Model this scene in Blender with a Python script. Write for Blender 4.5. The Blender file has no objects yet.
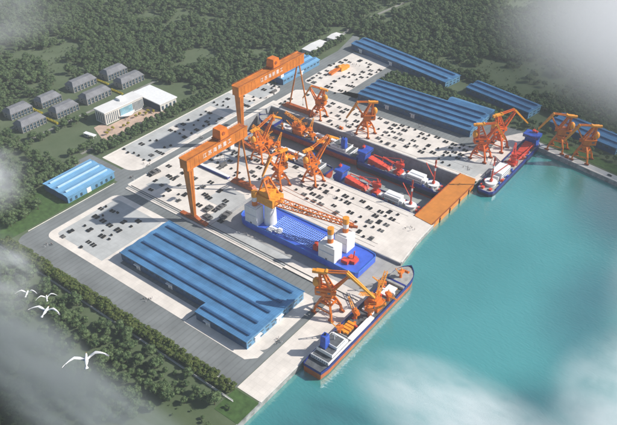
import bpy, bmesh, math, random
import numpy as np
from mathutils import Vector, Matrix, noise as mnoise
R = math.radians
scene = bpy.context.scene
COL = scene.collection

# ------------------------------------------------------------------ camera
CAM = Vector((350, -450, 400))
cd = bpy.data.cameras.new('camera'); cam = bpy.data.objects.new('camera', cd); COL.objects.link(cam)
cam.location = CAM; cam.rotation_euler = (math.pi/2 - 0.63, 0, R(37.5))
cd.sensor_width = 36; cd.lens = 36*700/617; cd.clip_start = 0.5; cd.clip_end = 9000
scene.camera = cam
# ------------------------------------------------------------------ light
SUN_AZ, SUN_EL = R(52.3), R(37)
w = bpy.data.worlds.new('World'); scene.world = w; w.use_nodes = True
nt = w.node_tree; nt.nodes.clear()
sk = nt.nodes.new('ShaderNodeTexSky'); sk.sky_type = 'NISHITA'; sk.sun_disc = False
sk.sun_elevation = SUN_EL; sk.sun_rotation = SUN_AZ
bg = nt.nodes.new('ShaderNodeBackground'); bg.inputs[1].default_value = 0.095
wo = nt.nodes.new('ShaderNodeOutputWorld')
nt.links.new(sk.outputs[0], bg.inputs[0]); nt.links.new(bg.outputs[0], wo.inputs[0])
sl = bpy.data.lights.new('sun', 'SUN'); sl.energy = 5.0; sl.angle = R(0.6); sl.color = (1, .95, .88)
so = bpy.data.objects.new('sun', sl); COL.objects.link(so)
sd = Vector((math.sin(SUN_AZ)*math.cos(SUN_EL), math.cos(SUN_AZ)*math.cos(SUN_EL), math.sin(SUN_EL)))
so.rotation_euler = sd.to_track_quat('Z', 'Y').to_euler(); so.location = (400, 300, 500)
scene.view_settings.view_transform = 'Standard'; scene.view_settings.look = 'None'
scene.view_settings.exposure = 0.28; scene.view_settings.gamma = 1
scene.view_settings.use_curve_mapping = False
scene.render.engine = 'CYCLES'
scene.cycles.volume_step_rate = 3; scene.cycles.volume_max_steps = 64
scene.cycles.max_bounces = 8; scene.cycles.volume_bounces = 4
scene.render.resolution_x = 1024; scene.render.resolution_y = 705

# ------------------------------------------------------------------ materials
def mat(name, col, rough=.7, metal=0, var=.15, scale=.15, col2=None, kind=None, ks=1.0, ax='X', bump=0, spec=.4):
    m = bpy.data.materials.new(name); m.use_nodes = True; n = m.node_tree; N = n.nodes; Lk = n.links
    b = N['Principled BSDF']; b.inputs['Roughness'].default_value = rough; b.inputs['Metallic'].default_value = metal
    b.inputs['Specular IOR Level'].default_value = spec
    tc = N.new('ShaderNodeTexCoord'); geo = N.new('ShaderNodeNewGeometry')
    nz = N.new('ShaderNodeTexNoise'); nz.inputs['Scale'].default_value = scale; nz.inputs['Detail'].default_value = 6
    nz.inputs['Roughness'].default_value = .62
    Lk.new(geo.outputs['Position'], nz.inputs['Vector'])
    rp = N.new('ShaderNodeMapRange'); rp.inputs[1].default_value = .3; rp.inputs[2].default_value = .7
    rp.inputs[3].default_value = 0; rp.inputs[4].default_value = 1
    Lk.new(nz.outputs[0], rp.inputs[0])
    mx = N.new('ShaderNodeMix'); mx.data_type = 'RGBA'
    c = Vector(col[:3]); c2 = Vector(col2[:3]) if col2 else c*(1-2*var)
    c1 = c if col2 else c*(1+var*.5)
    mx.inputs[6].default_value = (*c1, 1); mx.inputs[7].default_value = (*c2, 1)
    Lk.new(rp.outputs[0], mx.inputs[0]); out = mx.outputs[2]
    if kind == 'rib':          # corrugated sheet / slab joints: periodic dark joint lines
        sp = N.new('ShaderNodeSeparateXYZ'); Lk.new(geo.outputs['Position'], sp.inputs[0])
        mm = N.new('ShaderNodeMath'); mm.operation = 'MULTIPLY'; mm.inputs[1].default_value = ks
        Lk.new(sp.outputs[ax], mm.inputs[0])
        fr = N.new('ShaderNodeMath'); fr.operation = 'FRACT'; Lk.new(mm.outputs[0], fr.inputs[0])
        gt = N.new('ShaderNodeMath'); gt.operation = 'LESS_THAN'; gt.inputs[1].default_value = .22
        Lk.new(fr.outputs[0], gt.inputs[0])
        m2 = N.new('ShaderNodeMix'); m2.data_type = 'RGBA'; m2.blend_type = 'MULTIPLY'
        fm = N.new('ShaderNodeMath'); fm.operation = 'MULTIPLY'; fm.inputs[1].default_value = .34
        Lk.new(gt.outputs[0], fm.inputs[0]); Lk.new(fm.outputs[0], m2.inputs[0])
        Lk.new(out, m2.inputs[6]); m2.inputs[7].default_value = (.6, .6, .6, 1); out = m2.outputs[2]
    if kind == 'slab':         # concrete slabs with joints in both directions
        br = N.new('ShaderNodeTexBrick'); br.offset = 0; br.inputs['Scale'].default_value = ks
        br.inputs['Mortar Size'].default_value = .012; br.inputs['Color1'].default_value = (1, 1, 1, 1)
        br.inputs['Color2'].default_value = (.96, .96, .96, 1); br.inputs['Mortar'].default_value = (.86, .86, .86, 1)
        br.inputs['Brick Width'].default_value = .5; br.inputs['Row Height'].default_value = .5
        Lk.new(geo.outputs['Position'], br.inputs['Vector'])
        m2 = N.new('ShaderNodeMix'); m2.data_type = 'RGBA'; m2.blend_type = 'MULTIPLY'; m2.inputs[0].default_value = 1
        Lk.new(out, m2.inputs[6]); Lk.new(br.outputs[0], m2.inputs[7]); out = m2.outputs[2]
    Lk.new(out, b.inputs['Base Color'])
    if bump:
        bp = N.new('ShaderNodeBump'); bp.inputs['Strength'].default_value = bump; bp.inputs['Distance'].default_value = .3
        n2 = N.new('ShaderNodeTexNoise'); n2.inputs['Scale'].default_value = scale*8; Lk.new(geo.outputs['Position'], n2.inputs['Vector'])
        Lk.new(n2.outputs[0], bp.inputs['Height']); Lk.new(bp.outputs[0], b.inputs['Normal'])
    return m

M = {}
M['asphalt'] = mat('asphalt', (.20,.215,.215), .9, kind='rib', ks=.2, ax='X', var=.16, scale=.03)
M['asphalt_plain'] = mat('asphalt_plain', (.20,.215,.22), .9, var=.16, scale=.04)
M['pave'] = mat('pale_paving', (.75,.69,.62), .85, kind='slab', ks=.1, var=.12, scale=.05)
M['kerb'] = mat('kerb_concrete', (.74,.70,.64), .85, var=.1, scale=.3)
M['grey_pave'] = mat('grey_paving', (.47,.48,.47), .9, kind='slab', ks=.1, var=.12, scale=.06)
M['slip'] = mat('slipway_concrete', (.42,.41,.39), .9, kind='slab', ks=.07, var=.14, scale=.05)
M['dockfloor'] = mat('dock_floor', (.36,.39,.37), .85, kind='slab', ks=.08, var=.18, scale=.06)
M['dockwall'] = mat('dock_wall', (.36,.37,.38), .9, kind='slab', ks=.08, var=.22, scale=.08)
M['quaywall'] = mat('quay_wall', (.33,.34,.33), .9, var=.3, scale=.2)
M['grass'] = mat('grass', (.065,.095,.042), 1, scale=.03, col2=(.10,.13,.07), bump=.4)
M['lawn'] = mat('lawn', (.06,.12,.03), 1, scale=.2, var=.25)
M['path'] = mat('dirt_path', (.26,.26,.23), 1, scale=.1, var=.2)
M['plaza'] = mat('plaza_brick', (.55,.40,.31), .9, kind='slab', ks=.5, var=.14, scale=.12)
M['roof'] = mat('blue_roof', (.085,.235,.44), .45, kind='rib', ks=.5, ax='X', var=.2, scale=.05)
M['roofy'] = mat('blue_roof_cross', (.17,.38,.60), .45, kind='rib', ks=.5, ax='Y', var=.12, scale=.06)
M['roofvent'] = mat('ridge_vent', (.035,.12,.27), .5, var=.15, scale=.2)
M['ventlight'] = mat('ridge_vent_light', (.40,.58,.74), .45, var=.08, scale=.2)
M['bluewall'] = mat('shaded_blue_wall', (.035,.10,.22), .55, kind='rib', ks=.7, ax='X', var=.15, scale=.1)  # wall blue with the shade of the near sides painted in as darker colour
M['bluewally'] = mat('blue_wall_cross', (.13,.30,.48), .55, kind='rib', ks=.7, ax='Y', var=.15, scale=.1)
M['glass'] = mat('window_glass', (.05,.09,.13), .12, var=.2, scale=.2, spec=.8)
M['glassblue'] = mat('atrium_glass', (.14,.36,.46), .1, var=.2, scale=.15, spec=.8)
M['white'] = mat('white_paint', (.78,.78,.77), .5, var=.06, scale=.3)
M['whiteroof'] = mat('white_roof', (.72,.71,.69), .7, kind='rib', ks=.35, ax='X', var=.06, scale=.08)
M['orange'] = mat('orange_paint', (.74,.185,.014), .42, var=.16, scale=.25)
M['redorange'] = mat('red_orange_paint', (.76,.13,.012), .42, var=.16, scale=.25)
M['gantry'] = mat('gantry_paint', (.60,.185,.02), .45, var=.2, scale=.12)
M['orangedk'] = mat('weathered_orange', (.42,.10,.02), .55, var=.25, scale=.3)
M['amber'] = mat('amber_paint', (.84,.33,.025), .4, var=.14, scale=.3)
M['gate'] = mat('gate_orange', (.62,.22,.03), .6, var=.1, scale=.1, kind='slab', ks=.12)
M['red'] = mat('red_paint', (.72,.075,.04), .45, var=.18, scale=.3)
M['blue'] = mat('hull_blue', (.015,.028,.22), .35, var=.2, scale=.15)
M['bargeblue'] = mat('barge_blue', (.06,.14,.66), .4, var=.14, scale=.1)
M['skyblue'] = mat('cabin_blue', (.06,.20,.66), .4, var=.12, scale=.2)
M['gridblue'] = mat('grid_blue', (.28,.45,.88), .4, var=.14, scale=.3)
M['navy'] = mat('navy_hull', (.012,.016,.06), .4, var=.3, scale=.2)
M['cabinblue'] = mat('deep_cabin_blue', (.035,.10,.50), .45, var=.22, scale=.25)
M['hullred'] = mat('hull_red', (.40,.05,.02), .55, var=.25, scale=.2)
M['hullorange'] = mat('hull_orange', (.50,.12,.02), .5, var=.2, scale=.2)
M['deck'] = mat('ship_deck', (.11,.12,.13), .8, var=.3, scale=.25)
M['deckpale'] = mat('pale_deck', (.38,.38,.36), .8, var=.2, scale=.25)
M['steel'] = mat('dark_steel', (.018,.018,.02), .6, .3, var=.2, scale=.6)
M['steelgrey'] = mat('grey_steel', (.17,.165,.16), .65, .2, var=.25, scale=.6)
M['timber'] = mat('skid_timber', (.40,.32,.22), .9, var=.2, scale=.6)
M['rail'] = mat('rail_steel', (.14,.13,.12), .5, .4, var=.2, scale=.4)
M['villawall'] = mat('villa_wall', (.28,.275,.265), .85, var=.12, scale=.2)
M['villaroof'] = mat('villa_roof', (.19,.195,.21), .8, kind='rib', ks=.5, ax='Y', var=.16, scale=.15)
M['officewall'] = mat('office_wall', (.60,.58,.54), .8, var=.08, scale=.1)
M['darkblue'] = mat('dark_blue_wall', (.04,.06,.11), .5, kind='rib', ks=.3, ax='X', var=.2, scale=.1)
M['bark'] = mat('bark', (.09,.065,.045), .95, var=.3, scale=1)
M['yellowflower'] = mat('yellow_shrub', (.42,.36,.03), .9, var=.3, scale=.5)
M['skin'] = mat('skin', (.45,.28,.2), .6, var=.05, scale=1)
M['cloth_dark'] = mat('dark_clothes', (.03,.035,.05), .85, var=.2, scale=2)
M['cloth_white'] = mat('white_clothes', (.65,.65,.66), .85, var=.1, scale=2)
M['feather'] = mat('white_feather', (.82,.82,.80), .7, var=.04, scale=3)
M['feathergrey'] = mat('grey_feather', (.30,.30,.31), .7, var=.1, scale=3)
M['beak'] = mat('beak', (.65,.32,.04), .5, var=.05, scale=3)
M['fence'] = mat('fence_white', (.62,.62,.60), .6, var=.1, scale=.5)
M['black'] = mat('black_rubber', (.02,.02,.02), .8, var=.1, scale=1)

def leafmat(name, a, b, c):
    m = bpy.data.materials.new(name); m.use_nodes = True; n = m.node_tree; N = n.nodes; Lk = n.links
    p = N['Principled BSDF']; p.inputs['Roughness'].default_value = .75; p.inputs['Specular IOR Level'].default_value = .2
    oi = N.new('ShaderNodeObjectInfo'); g = N.new('ShaderNodeNewGeometry')
    nz = N.new('ShaderNodeTexNoise'); nz.inputs['Scale'].default_value = .55; nz.inputs['Detail'].default_value = 3
    Lk.new(g.outputs['Position'], nz.inputs['Vector'])
    m1 = N.new('ShaderNodeMix'); m1.data_type = 'RGBA'; m1.inputs[6].default_value = (*a, 1); m1.inputs[7].default_value = (*b, 1)
    Lk.new(oi.outputs['Random'], m1.inputs[0])
    mr = N.new('ShaderNodeMapRange'); mr.inputs[1].default_value = .42; mr.inputs[2].default_value = .66; Lk.new(nz.outputs[0], mr.inputs[0])
    m2 = N.new('ShaderNodeMix'); m2.data_type = 'RGBA'; m2.inputs[7].default_value = (*c, 1)
    Lk.new(mr.outputs[0], m2.inputs[0]); Lk.new(m1.outputs[2], m2.inputs[6])
    Lk.new(m2.outputs[2], p.inputs['Base Color'])
    return m
M['leaf'] = leafmat('foliage', (.034,.072,.028), (.080,.125,.050), (.130,.175,.078))
M['leaf2'] = leafmat('hedge_foliage', (.045,.080,.018), (.085,.115,.030), (.13,.155,.045))

# water
m = bpy.data.materials.new('sea_water'); m.use_nodes = True; n = m.node_tree; N = n.nodes; Lk = n.links
p = N['Principled BSDF']; g = N.new('ShaderNodeNewGeometry')
n1 = N.new('ShaderNodeTexNoise'); n1.inputs['Scale'].default_value = .006; n1.inputs['Detail'].default_value = 4
Lk.new(g.outputs['Position'], n1.inputs['Vector'])
r1 = N.new('ShaderNodeMapRange'); r1.inputs[1].default_value = .36; r1.inputs[2].default_value = .64; Lk.new(n1.outputs[0], r1.inputs[0])
mx = N.new('ShaderNodeMix'); mx.data_type = 'RGBA'; mx.inputs[6].default_value = (.034,.24,.225,1); mx.inputs[7].default_value = (.06,.31,.30,1)
Lk.new(r1.outputs[0], mx.inputs[0]); Lk.new(mx.outputs[2], p.inputs['Base Color'])
p.inputs['Roughness'].default_value = .03; p.inputs['IOR'].default_value = 3.0
mp = N.new('ShaderNodeMapping'); mp.inputs['Rotation'].default_value = (0, 0, R(20)); mp.inputs['Scale'].default_value = (1, 2.2, 1)
Lk.new(g.outputs['Position'], mp.inputs['Vector'])
n2 = N.new('ShaderNodeTexNoise'); n2.inputs['Scale'].default_value = .22; n2.inputs['Detail'].default_value = 5; n2.inputs['Distortion'].default_value = .6
Lk.new(mp.outputs[0], n2.inputs['Vector'])
bp = N.new('ShaderNodeBump'); bp.inputs['Strength'].default_value = .6; bp.inputs['Distance'].default_value = .5
Lk.new(n2.outputs[0], bp.inputs['Height']); Lk.new(bp.outputs[0], p.inputs['Normal'])
M['water'] = m

# ------------------------------------------------------------------ mesh helpers
class MB:
    def __init__(s): s.v = []; s.f = []; s.mi = []
    def add(s, v, f, mi=0):
        o = len(s.v); s.v += [tuple(q) for q in v]; s.f += [tuple(i+o for i in q) for q in f]; s.mi += [mi]*len(f); return s
    def box(s, x0, x1, y0, y1, z0, z1, mi=0):
        v = [(x0,y0,z0),(x1,y0,z0),(x1,y1,z0),(x0,y1,z0),(x0,y0,z1),(x1,y0,z1),(x1,y1,z1),(x0,y1,z1)]
        return s.add(v, [(0,3,2,1),(4,5,6,7),(0,1,5,4),(1,2,6,5),(2,3,7,6),(3,0,4,7)], mi)
    def frus(s, c, a, b, z0, z1, t=1, mi=0, c2=None):   # tapered box
        c2 = c2 or c; v = []
        for (cx, cy), z, k in ((c, z0, 1), (c2, z1, t)):
            v += [(cx-a*k,cy-b*k,z),(cx+a*k,cy-b*k,z),(cx+a*k,cy+b*k,z),(cx-a*k,cy+b*k,z)]
        return s.add(v, [(0,3,2,1),(4,5,6,7),(0,1,5,4),(1,2,6,5),(2,3,7,6),(3,0,4,7)], mi)
    def bar(s, a, b, w, h=None, mi=0, w2=None):
        h = h or w; a = Vector(a); b = Vector(b); d = (b-a).normalized()
        up = Vector((0,0,1)) if abs(d.z) < .95 else Vector((1,0,0))
        x = d.cross(up).normalized(); y = x.cross(d); k2 = (w2/w if w2 else 1); v = []
        for p_, k in ((a, 1), (b, k2)):
            for i, j in ((-1,-1),(1,-1),(1,1),(-1,1)): v.append(p_ + x*i*w/2*k + y*j*h/2*k)
        return s.add(v, [(0,3,2,1),(4,5,6,7),(0,1,5,4),(1,2,6,5),(2,3,7,6),(3,0,4,7)], mi)
    def tube(s, a, b, r, r2=None, n=12, mi=0):
        r2 = r if r2 is None else r2; a = Vector(a); b = Vector(b); d = (b-a).normalized()
        up = Vector((0,0,1)) if abs(d.z) < .95 else Vector((1,0,0))
        x = d.cross(up).normalized(); y = x.cross(d); v = []
        for p_, q in ((a, r), (b, r2)):
            for i in range(n):
                t = 2*math.pi*i/n; v.append(p_ + x*math.cos(t)*q + y*math.sin(t)*q)
        f = [(i, (i+1)%n, n+(i+1)%n, n+i) for i in range(n)] + [tuple(range(n-1,-1,-1)), tuple(range(n, 2*n))]
        return s.add(v, f, mi)
    def ball(s, c, rx, ry, rz, mi=0, nu=12, nv=8):
        v = [(c[0],c[1],c[2]-rz)]; f = []
        for j in range(1, nv):
            t = math.pi*j/nv
            for i in range(nu):
                u = 2*math.pi*i/nu; v.append((c[0]+rx*math.sin(t)*math.cos(u), c[1]+ry*math.sin(t)*math.sin(u), c[2]-rz*math.cos(t)))
        v.append((c[0],c[1],c[2]+rz)); L = len(v)-1
        for i in range(nu): f.append((0, 1+(i+1)%nu, 1+i))
        for j in range(nv-2):
            for i in range(nu):
                a = 1+j*nu+i; b = 1+j*nu+(i+1)%nu; f.append((a, b, b+nu, a+nu))
        for i in range(nu): f.append((L, 1+(nv-2)*nu+i, 1+(nv-2)*nu+(i+1)%nu))
        return s.add(v, f, mi)
    def prism(s, poly, z0, z1, mi=0):
        n = len(poly); v = [(x,y,z0) for x,y in poly] + [(x,y,z1) for x,y in poly]
        f = [tuple(range(n-1,-1,-1)), tuple(range(n, 2*n))] + [(i,(i+1)%n,n+(i+1)%n,n+i) for i in range(n)]
        return s.add(v, f, mi)
    def lattice(s, a, b, w, h, n, t=.35, mi=0, w2=None):   # 4-chord lattice boom
        a = Vector(a); b = Vector(b); d = (b-a); L = d.length; d.normalize()
        up = Vector((0,0,1)); x = d.cross(up).normalized(); y = x.cross(d); k2 = w2/w if w2 else 1
        def P(k, i, j):
            q = 1+(k2-1)*k; return a + d*L*k + x*i*w/2*q + y*j*h/2*q
        for i, j in ((-1,-1),(1,-1),(1,1),(-1,1)): s.bar(P(0,i,j), P(1,i,j), t, mi=mi)
        cs = [(-1,-1),(1,-1),(1,1),(-1,1)]
        for k in range(n):
            for q in range(4):
                c0, c1 = cs[q], cs[(q+1)%4]
                if k % 2: c0, c1 = c1, c0
                s.bar(P(k/n, *c0), P((k+1)/n, *c1), t*.7, mi=mi)
        return s
    def each(s, name, m, parent):
        for i in range(0, len(s.v), 8):
            q = MB(); q.v = s.v[i:i+8]; q.f = [(0,3,2,1),(4,5,6,7),(0,1,5,4),(1,2,6,5),(2,3,7,6),(3,0,4,7)]; q.mi = [0]*6
            q.build(name, m, parent)
    def build(s, name, m, parent=None, loc=None, smooth=False, rz=0):
        me = bpy.data.meshes.new(name); me.from_pydata(s.v, [], s.f)
        for q in (m if isinstance(m, (list, tuple)) else [m]): me.materials.append(M[q] if isinstance(q, str) else q)
        if any(s.mi): me.polygons.foreach_set('material_index', s.mi)
        if smooth: me.polygons.foreach_set('use_smooth', [True]*len(s.f))
        me.update()
        o = bpy.data.objects.new(name, me); COL.objects.link(o)
        if parent: o.parent = parent
        if loc: o.location = loc
        o.rotation_euler.z = rz
        return o

def tag(o, label=None, cat=None, group=None, kind=None):
    if label: o['label'] = label
    if cat: o['category'] = cat
    if group: o['group'] = group
    if kind: o['kind'] = kind
    return o
def thing(name, label, cat, loc=(0,0,0), rz=0, group=None):
    o = bpy.data.objects.new(name, None); COL.objects.link(o); o.location = loc; o.rotation_euler.z = rz
    return tag(o, label, cat, group)
def copy_tree(o, parent=None):
    c = o.copy(); COL.objects.link(c); c.parent = parent
    for ch in list(o.children): copy_tree(ch, c)
    return c
def struct(name, mb, m): return tag(mb.build(name, m), kind='structure')
def rpoly(x0, x1, y0, y1, r=(0,0,0,0), n=6):     # rectangle with rounded corners: (x0y0, x1y0, x1y1, x0y1)
    out = []
    for (cx, cy, sx, sy, a0), q in zip(((x0,y0,1,1,180),(x1,y0,-1,1,270),(x1,y1,-1,-1,0),(x0,y1,1,-1,90)), r):
        if q == 0: out.append((cx, cy)); continue
        for i in range(n+1):
            a = R(a0+90*i/n); out.append((cx+sx*q+q*math.cos(a), cy+sy*q+q*math.sin(a)))
    return out

# ------------------------------------------------------------------ setting: land, water
WL = -5.0
struct('sea', MB().add([(101,-3000,WL),(4000,-3000,WL),(4000,3500,WL),(101,3500,WL)], [(0,1,2,3)]), 'water')
PX0, PX1, PY0, PY1, PZ = -155, 100, 46, 133, -16       # dock pit
SX0, SX1, SY0, SY1, SZ = -45, 128, -78, -26, -2.5      # slipway recess
Q = (133, 241)                                        # corner where the right quay starts
def quay_y(x): return 241 - (x-133)*.187
g = MB()
def quad(mb, pts, z, mi=0): mb.add([(x,y,z) for x,y in pts], [tuple(range(len(pts)))], mi)
# coast X: 128 until y=-10, then 125
ZG = -.12
quad(g, [(-4000,-3000),(PX0,-3000),(PX0,3800),(-4000,3800)], ZG)
quad(g, [(PX0,-3000),(128,-3000),(128,SY0),(PX0,SY0)], ZG)
quad(g, [(PX0,SY0),(SX0,SY0),(SX0,SY1),(PX0,SY1)], ZG)
quad(g, [(PX0,SY1),(127,SY1),(123,10),(122,PY0),(PX0,PY0)], ZG)
quad(g, [(PX0,PY1),(124,PY1),Q,(2500,quay_y(2500)),(2500,3800),(PX0,3800)], ZG)
struct('ground', g, 'grass')
# quay walls and dock walls
def wall(name, pts, z0, z1, t, m, closed=False):
    mb = MB()
    for a, b in zip(pts[:-1], pts[1:]):
        a = Vector(a).to_3d(); b = Vector(b).to_3d(); d = (b-a).normalized(); nrm = Vector((d.y, -d.x, 0))
        p4 = [a, b, b-nrm*t, a-nrm*t]
        mb.prism([(q.x, q.y) for q in p4], z0, z1)
    return mb.build(name, m)
qw = wall('quay_wall', [(128.4,-3000),(128.4,SY0)], -9, .0, 1.6, 'quaywall')
tag(qw, 'long concrete quay wall under the pale quay beside the supply ship', 'quay wall')
qw = wall('quay_wall', [(127.2,SY1),(123.2,8),(121.8,PY0-3)], -9, .02, 1.4, 'quaywall')
tag(qw, 'short concrete quay wall between the slipway and the orange dock gate', 'quay wall')
qw = wall('quay_wall', [(122.2,PY1-6),(133.2,240.4)], -9, .02, 1.4, 'quaywall')
tag(qw, 'concrete quay wall beside the red and blue drilling ship', 'quay wall')
qw = wall('quay_wall', [(133.4,240.2),(2500,quay_y(2500)-.6)], -9, .02, 1.4, 'quaywall')
tag(qw, 'concrete quay wall below the two cranes on the narrow quay', 'quay wall')
struct('slipway_floor', MB().box(SX0, SX1+.8, SY0, SY1, -9, SZ), 'slip')
sw = MB(); sw.box(SX0-.8, SX0, SY0-.8, SY1+.8, SZ-1, .05); sw.box(SX0, SX1-1.5, SY1, SY1+.8, SZ-1, .05); sw.box(SX0, SX1-1.5, SY0-.8, SY0, SZ-1, .05)
tag(sw.build('retaining_wall', 'dockwall'), 'low retaining wall round the slipway that holds the blue crane barge', 'retaining wall')
dw = MB()
dw.box(PX0-1, PX1, PY1, PY1+1.2, PZ, .06); dw.box(PX0-1, PX1, PY0-1.2, PY0, PZ, .06); dw.box(PX0-1.2, PX0, PY0, PY1, PZ, .06)
for zz in (-4.5, -9.5): dw.box(PX0, PX1, PY1-.5, PY1, zz-.3, zz+.3)
tag(dw.build('dock_wall', 'dockwall'), 'tall grey concrete walls of the sunken dry dock', 'dock wall')
struct('dock_floor', MB().box(PX0, PX1+20, PY0-1, PY1+1, PZ-1, PZ), 'dockfloor')

# ---- roads (asphalt sheets), pavements
rd = MB()
za = -.08
for poly in ([(PX0-.0,-217),(105,-217),(105,-92),(PX0,-92)], ):
    quad(rd, poly, za)
quad(rd, rpoly(-173,PX0,-217,-92,(16,0,0,0)), za)
quad(rd, [(-188,-92),(PX0,-92),(PX0,206),(-188,206)], za)
quad(rd, [(-240,-92),(-188,-92),(-188,-74),(-240,-74)], za)
quad(rd, [(-188,206),(-167,206),(-167,330),(-192,380),(-203,380),(-188,320)], za)
quad(rd, [(PX0,134.2),(108,134.2),(108,262),(PX0,213)], za)
quad(rd, [(108,134.2),(122.5,134.2),(132,240),(132,262),(108,262)], za)
quad(rd, [(-167,206),(PX0,206),(PX0,330),(-167,330)], za)
quad(rd, [(PX0,213),(-84,213),(-84,300),(-60,322),(-178,345),(PX0,330)], za)
quad(rd, [(PX0,SY1+1),(PX0,PY0-1.2),(122,PY0-1.2),(123,10),(126.5,SY1+1)], za)
quad(rd, [(PX0,-92),(PX0,SY1+1),(SX0-.8,SY1+1),(SX0-.8,-92)], za)
quad(rd, [(SX0-.8,-92),(127,-92),(127,SY0-.8),(SX0-.8,SY0-.8)], za)
struct('road', rd, 'asphalt')
pl = MB()
def slab(poly, z=.04, mb=None, mi=0): (mb or pl).prism(poly, -.3, z, mi)
# central yard
slab([(-160,-89.5),(SX0-.8,-89.5),(SX0-.8,SY1+1),(126.2,SY1+1),(123,8),(121.6,PY0-4),(PX1+2,PY0-4),(PX1+2,PY0-1.2),(PX0-1.2,PY0-1.2),(PX0-1.2,PY1+1.2),(-155,PY1+1.2),(-155,147),(-161,147)])
# far yard
slab([(PX0-1.2,134.2),(121,134.2),(122.3,150),(108,182),(88,192),(-60,190),(-84,192),(-150,193),(-159,186),(-159,147.2),(-155.2,147)], .045)
slab([(122.3,152),(131.5,238),(128,256),(116,258),(100,232),(104,190),(110,182)], .05)
# top yard
slab(rpoly(-167,-103,211,330,(8,14,2,2)), .05)
# strip round the halls
slab([(-84.5,-217),(-84.5,-217)] and rpoly(-157,-82,-192,-106,(9,0,0,9)), .04)
slab([(-82,-192),(27,-192),(27,-176),(-70,-176),(-70,-114),(-82,-108)], .045)
slab(rpoly(82,99,-180,-108,(0,8,12,0)), .045)
slab([(27,-193),(92,-193),(99,-186),(99,-179),(30,-178)], .05)
slab([(-82,-107),(-82,-112),(92,-112),(92,-107)], .055)
# quay strip and slipway edges
slab([(105.5,-216),(127,-216),(127,-93.5),(105.5,-93.5)], .05)
slab([(48,-93),(127,-93),(127,SY0-1),(48,SY0-1)], .06)
# raised strip along the gantry rail
slab([(-157,-95.5),(48,-95.5),(48,-91.8),(-157,-91.8)], .5)
# back strips pale bases
slab(rpoly(-222,-172,-71,181,(0,14,16,4)), .04)
struct('pavement', pl, 'pave')
gp = MB()
gp.prism(rpoly(-150,-85,-184,-113,(4,0,0,6)), -.2, .09)
for a, b in ((-46,18),(28,76),(88,128)): gp.prism(rpoly(-214,-177,a,b,(0,0,0,0)), -.2, .09)
gp.prism([(-214,140),(-177,140),(-177,168),(-186,174),(-214,174)], -.2, .09)
gp.prism([(-222.5,-46),(-214.2,-46),(-214.2,128),(-222.5,128)], -.2, .075)
gp.prism([(-45,-90),(48,-90),(48,-79),(-45,-79)], -.2, .09)
gp.prism([(-60,-89),(-45.9,-89),(-45.9,-35),(-50,-35)], -.2, .1)
struct('parking_surface', gp, 'grey_pave')
st = MB()
rnd = random.Random(5)
for (x0,x1,y0,y1) in ((-146,-128,-78,-56),(-80,-48,-60,-30),(-120,-88,10,36),(70,118,140,168),(100,122,150,178)):
    st.prism([(x0,y0),(x1-rnd.uniform(0,4),y0),(x1,y1-rnd.uniform(2,6)),(x1-6,y1),(x0+3,y1)], 0, .075+rnd.uniform(0,.02))
struct('worn_paving_patch', st, 'grey_pave')
ke = MB()
def kerbline(pts, w=.9, z=.22, closed=False):
    P = pts + [pts[0]] if closed else pts
    for a, b in zip(P[:-1], P[1:]): ke.bar((*a, z-.2), (*b, z-.2), w, .4)
kerbline([(-222.5,-71),(-222.5,181)], 1.6); kerbline([(-172.5,-57),(-172.5,165)], 1.3)
kerbline([(-160.5,-89),(-161.5,146)], 1.6); kerbline([(122.6,9),(121.4,42)], 1.3); kerbline([(126.6,-24),(122.9,8)], 1.3)
kerbline([(127.6,-216),(127.6,-79)], 1.5); kerbline([(-174,-198),(-173.4,-96)], .7)
kerbline([(-159,-217.6),(104,-217.6)], .7)
kerbline([(PX0,134.8),(PX1+8,134.8)], 1.2); kerbline([(PX0+40,44.4),(PX1,44.4)], 1.1)
kerbline([(134,quay_y(134)+.8),(700,quay_y(700)+.8)], 1.5)
struct('kerb', ke, 'kerb')
# lawns, plaza, paths
ln = MB()
ln.prism(rpoly(-226,-177,-250,-88,(0,0,8,0)), -.3, .03)
ln.prism([(-84,264),(12,264),(20,276),(76,276),(76,295),(-12,306),(-60,318),(-84,298)], -.3, .0)
ln.prism([(105.5,-240),(127.5,-240),(127.5,-217.5),(105.5,-217.5)], -.3, .03)
ln.prism([(136,quay_y(136)+14),(700,quay_y(700)+14),(700,quay_y(700)+30),(136,quay_y(136)+30)], -.3, .02)
struct('lawn', ln, 'lawn')
qp = MB(); qp.prism([(133.5,240.2),(700,quay_y(700)),(700,quay_y(700)+11),(133.5,251)], -.4, .03)
struct('quay_pavement', qp, 'grey_pave')
pz = MB(); pz.prism([(-284,-34),(-248,-48),(-246,72),(-252,72),(-252,44),(-274,40),(-274,-22),(-284,-22)], -.3, .06)
struct('plaza', pz, 'plaza')
pa = MB()
for pts, ww in (([(-244,-500),(-238,-200),(-233,-90)], 4.5), ([(-248,-80),(-244,60),(-238,190)], 3.5), ([(-215,350),(-225,430),(-215,560),(-160,800),(-100,1000)], 5),
                ([(-320,-98),(-320,95)], 4), ([(-358,-98),(-358,95)], 3), ([(100,335),(400,262),(900,190)], 4)):
    for a, b in zip(pts[:-1], pts[1:]): pa.bar((*a,-.1), (*b,-.1), ww, .2)
struct('path', pa, 'path')

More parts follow.
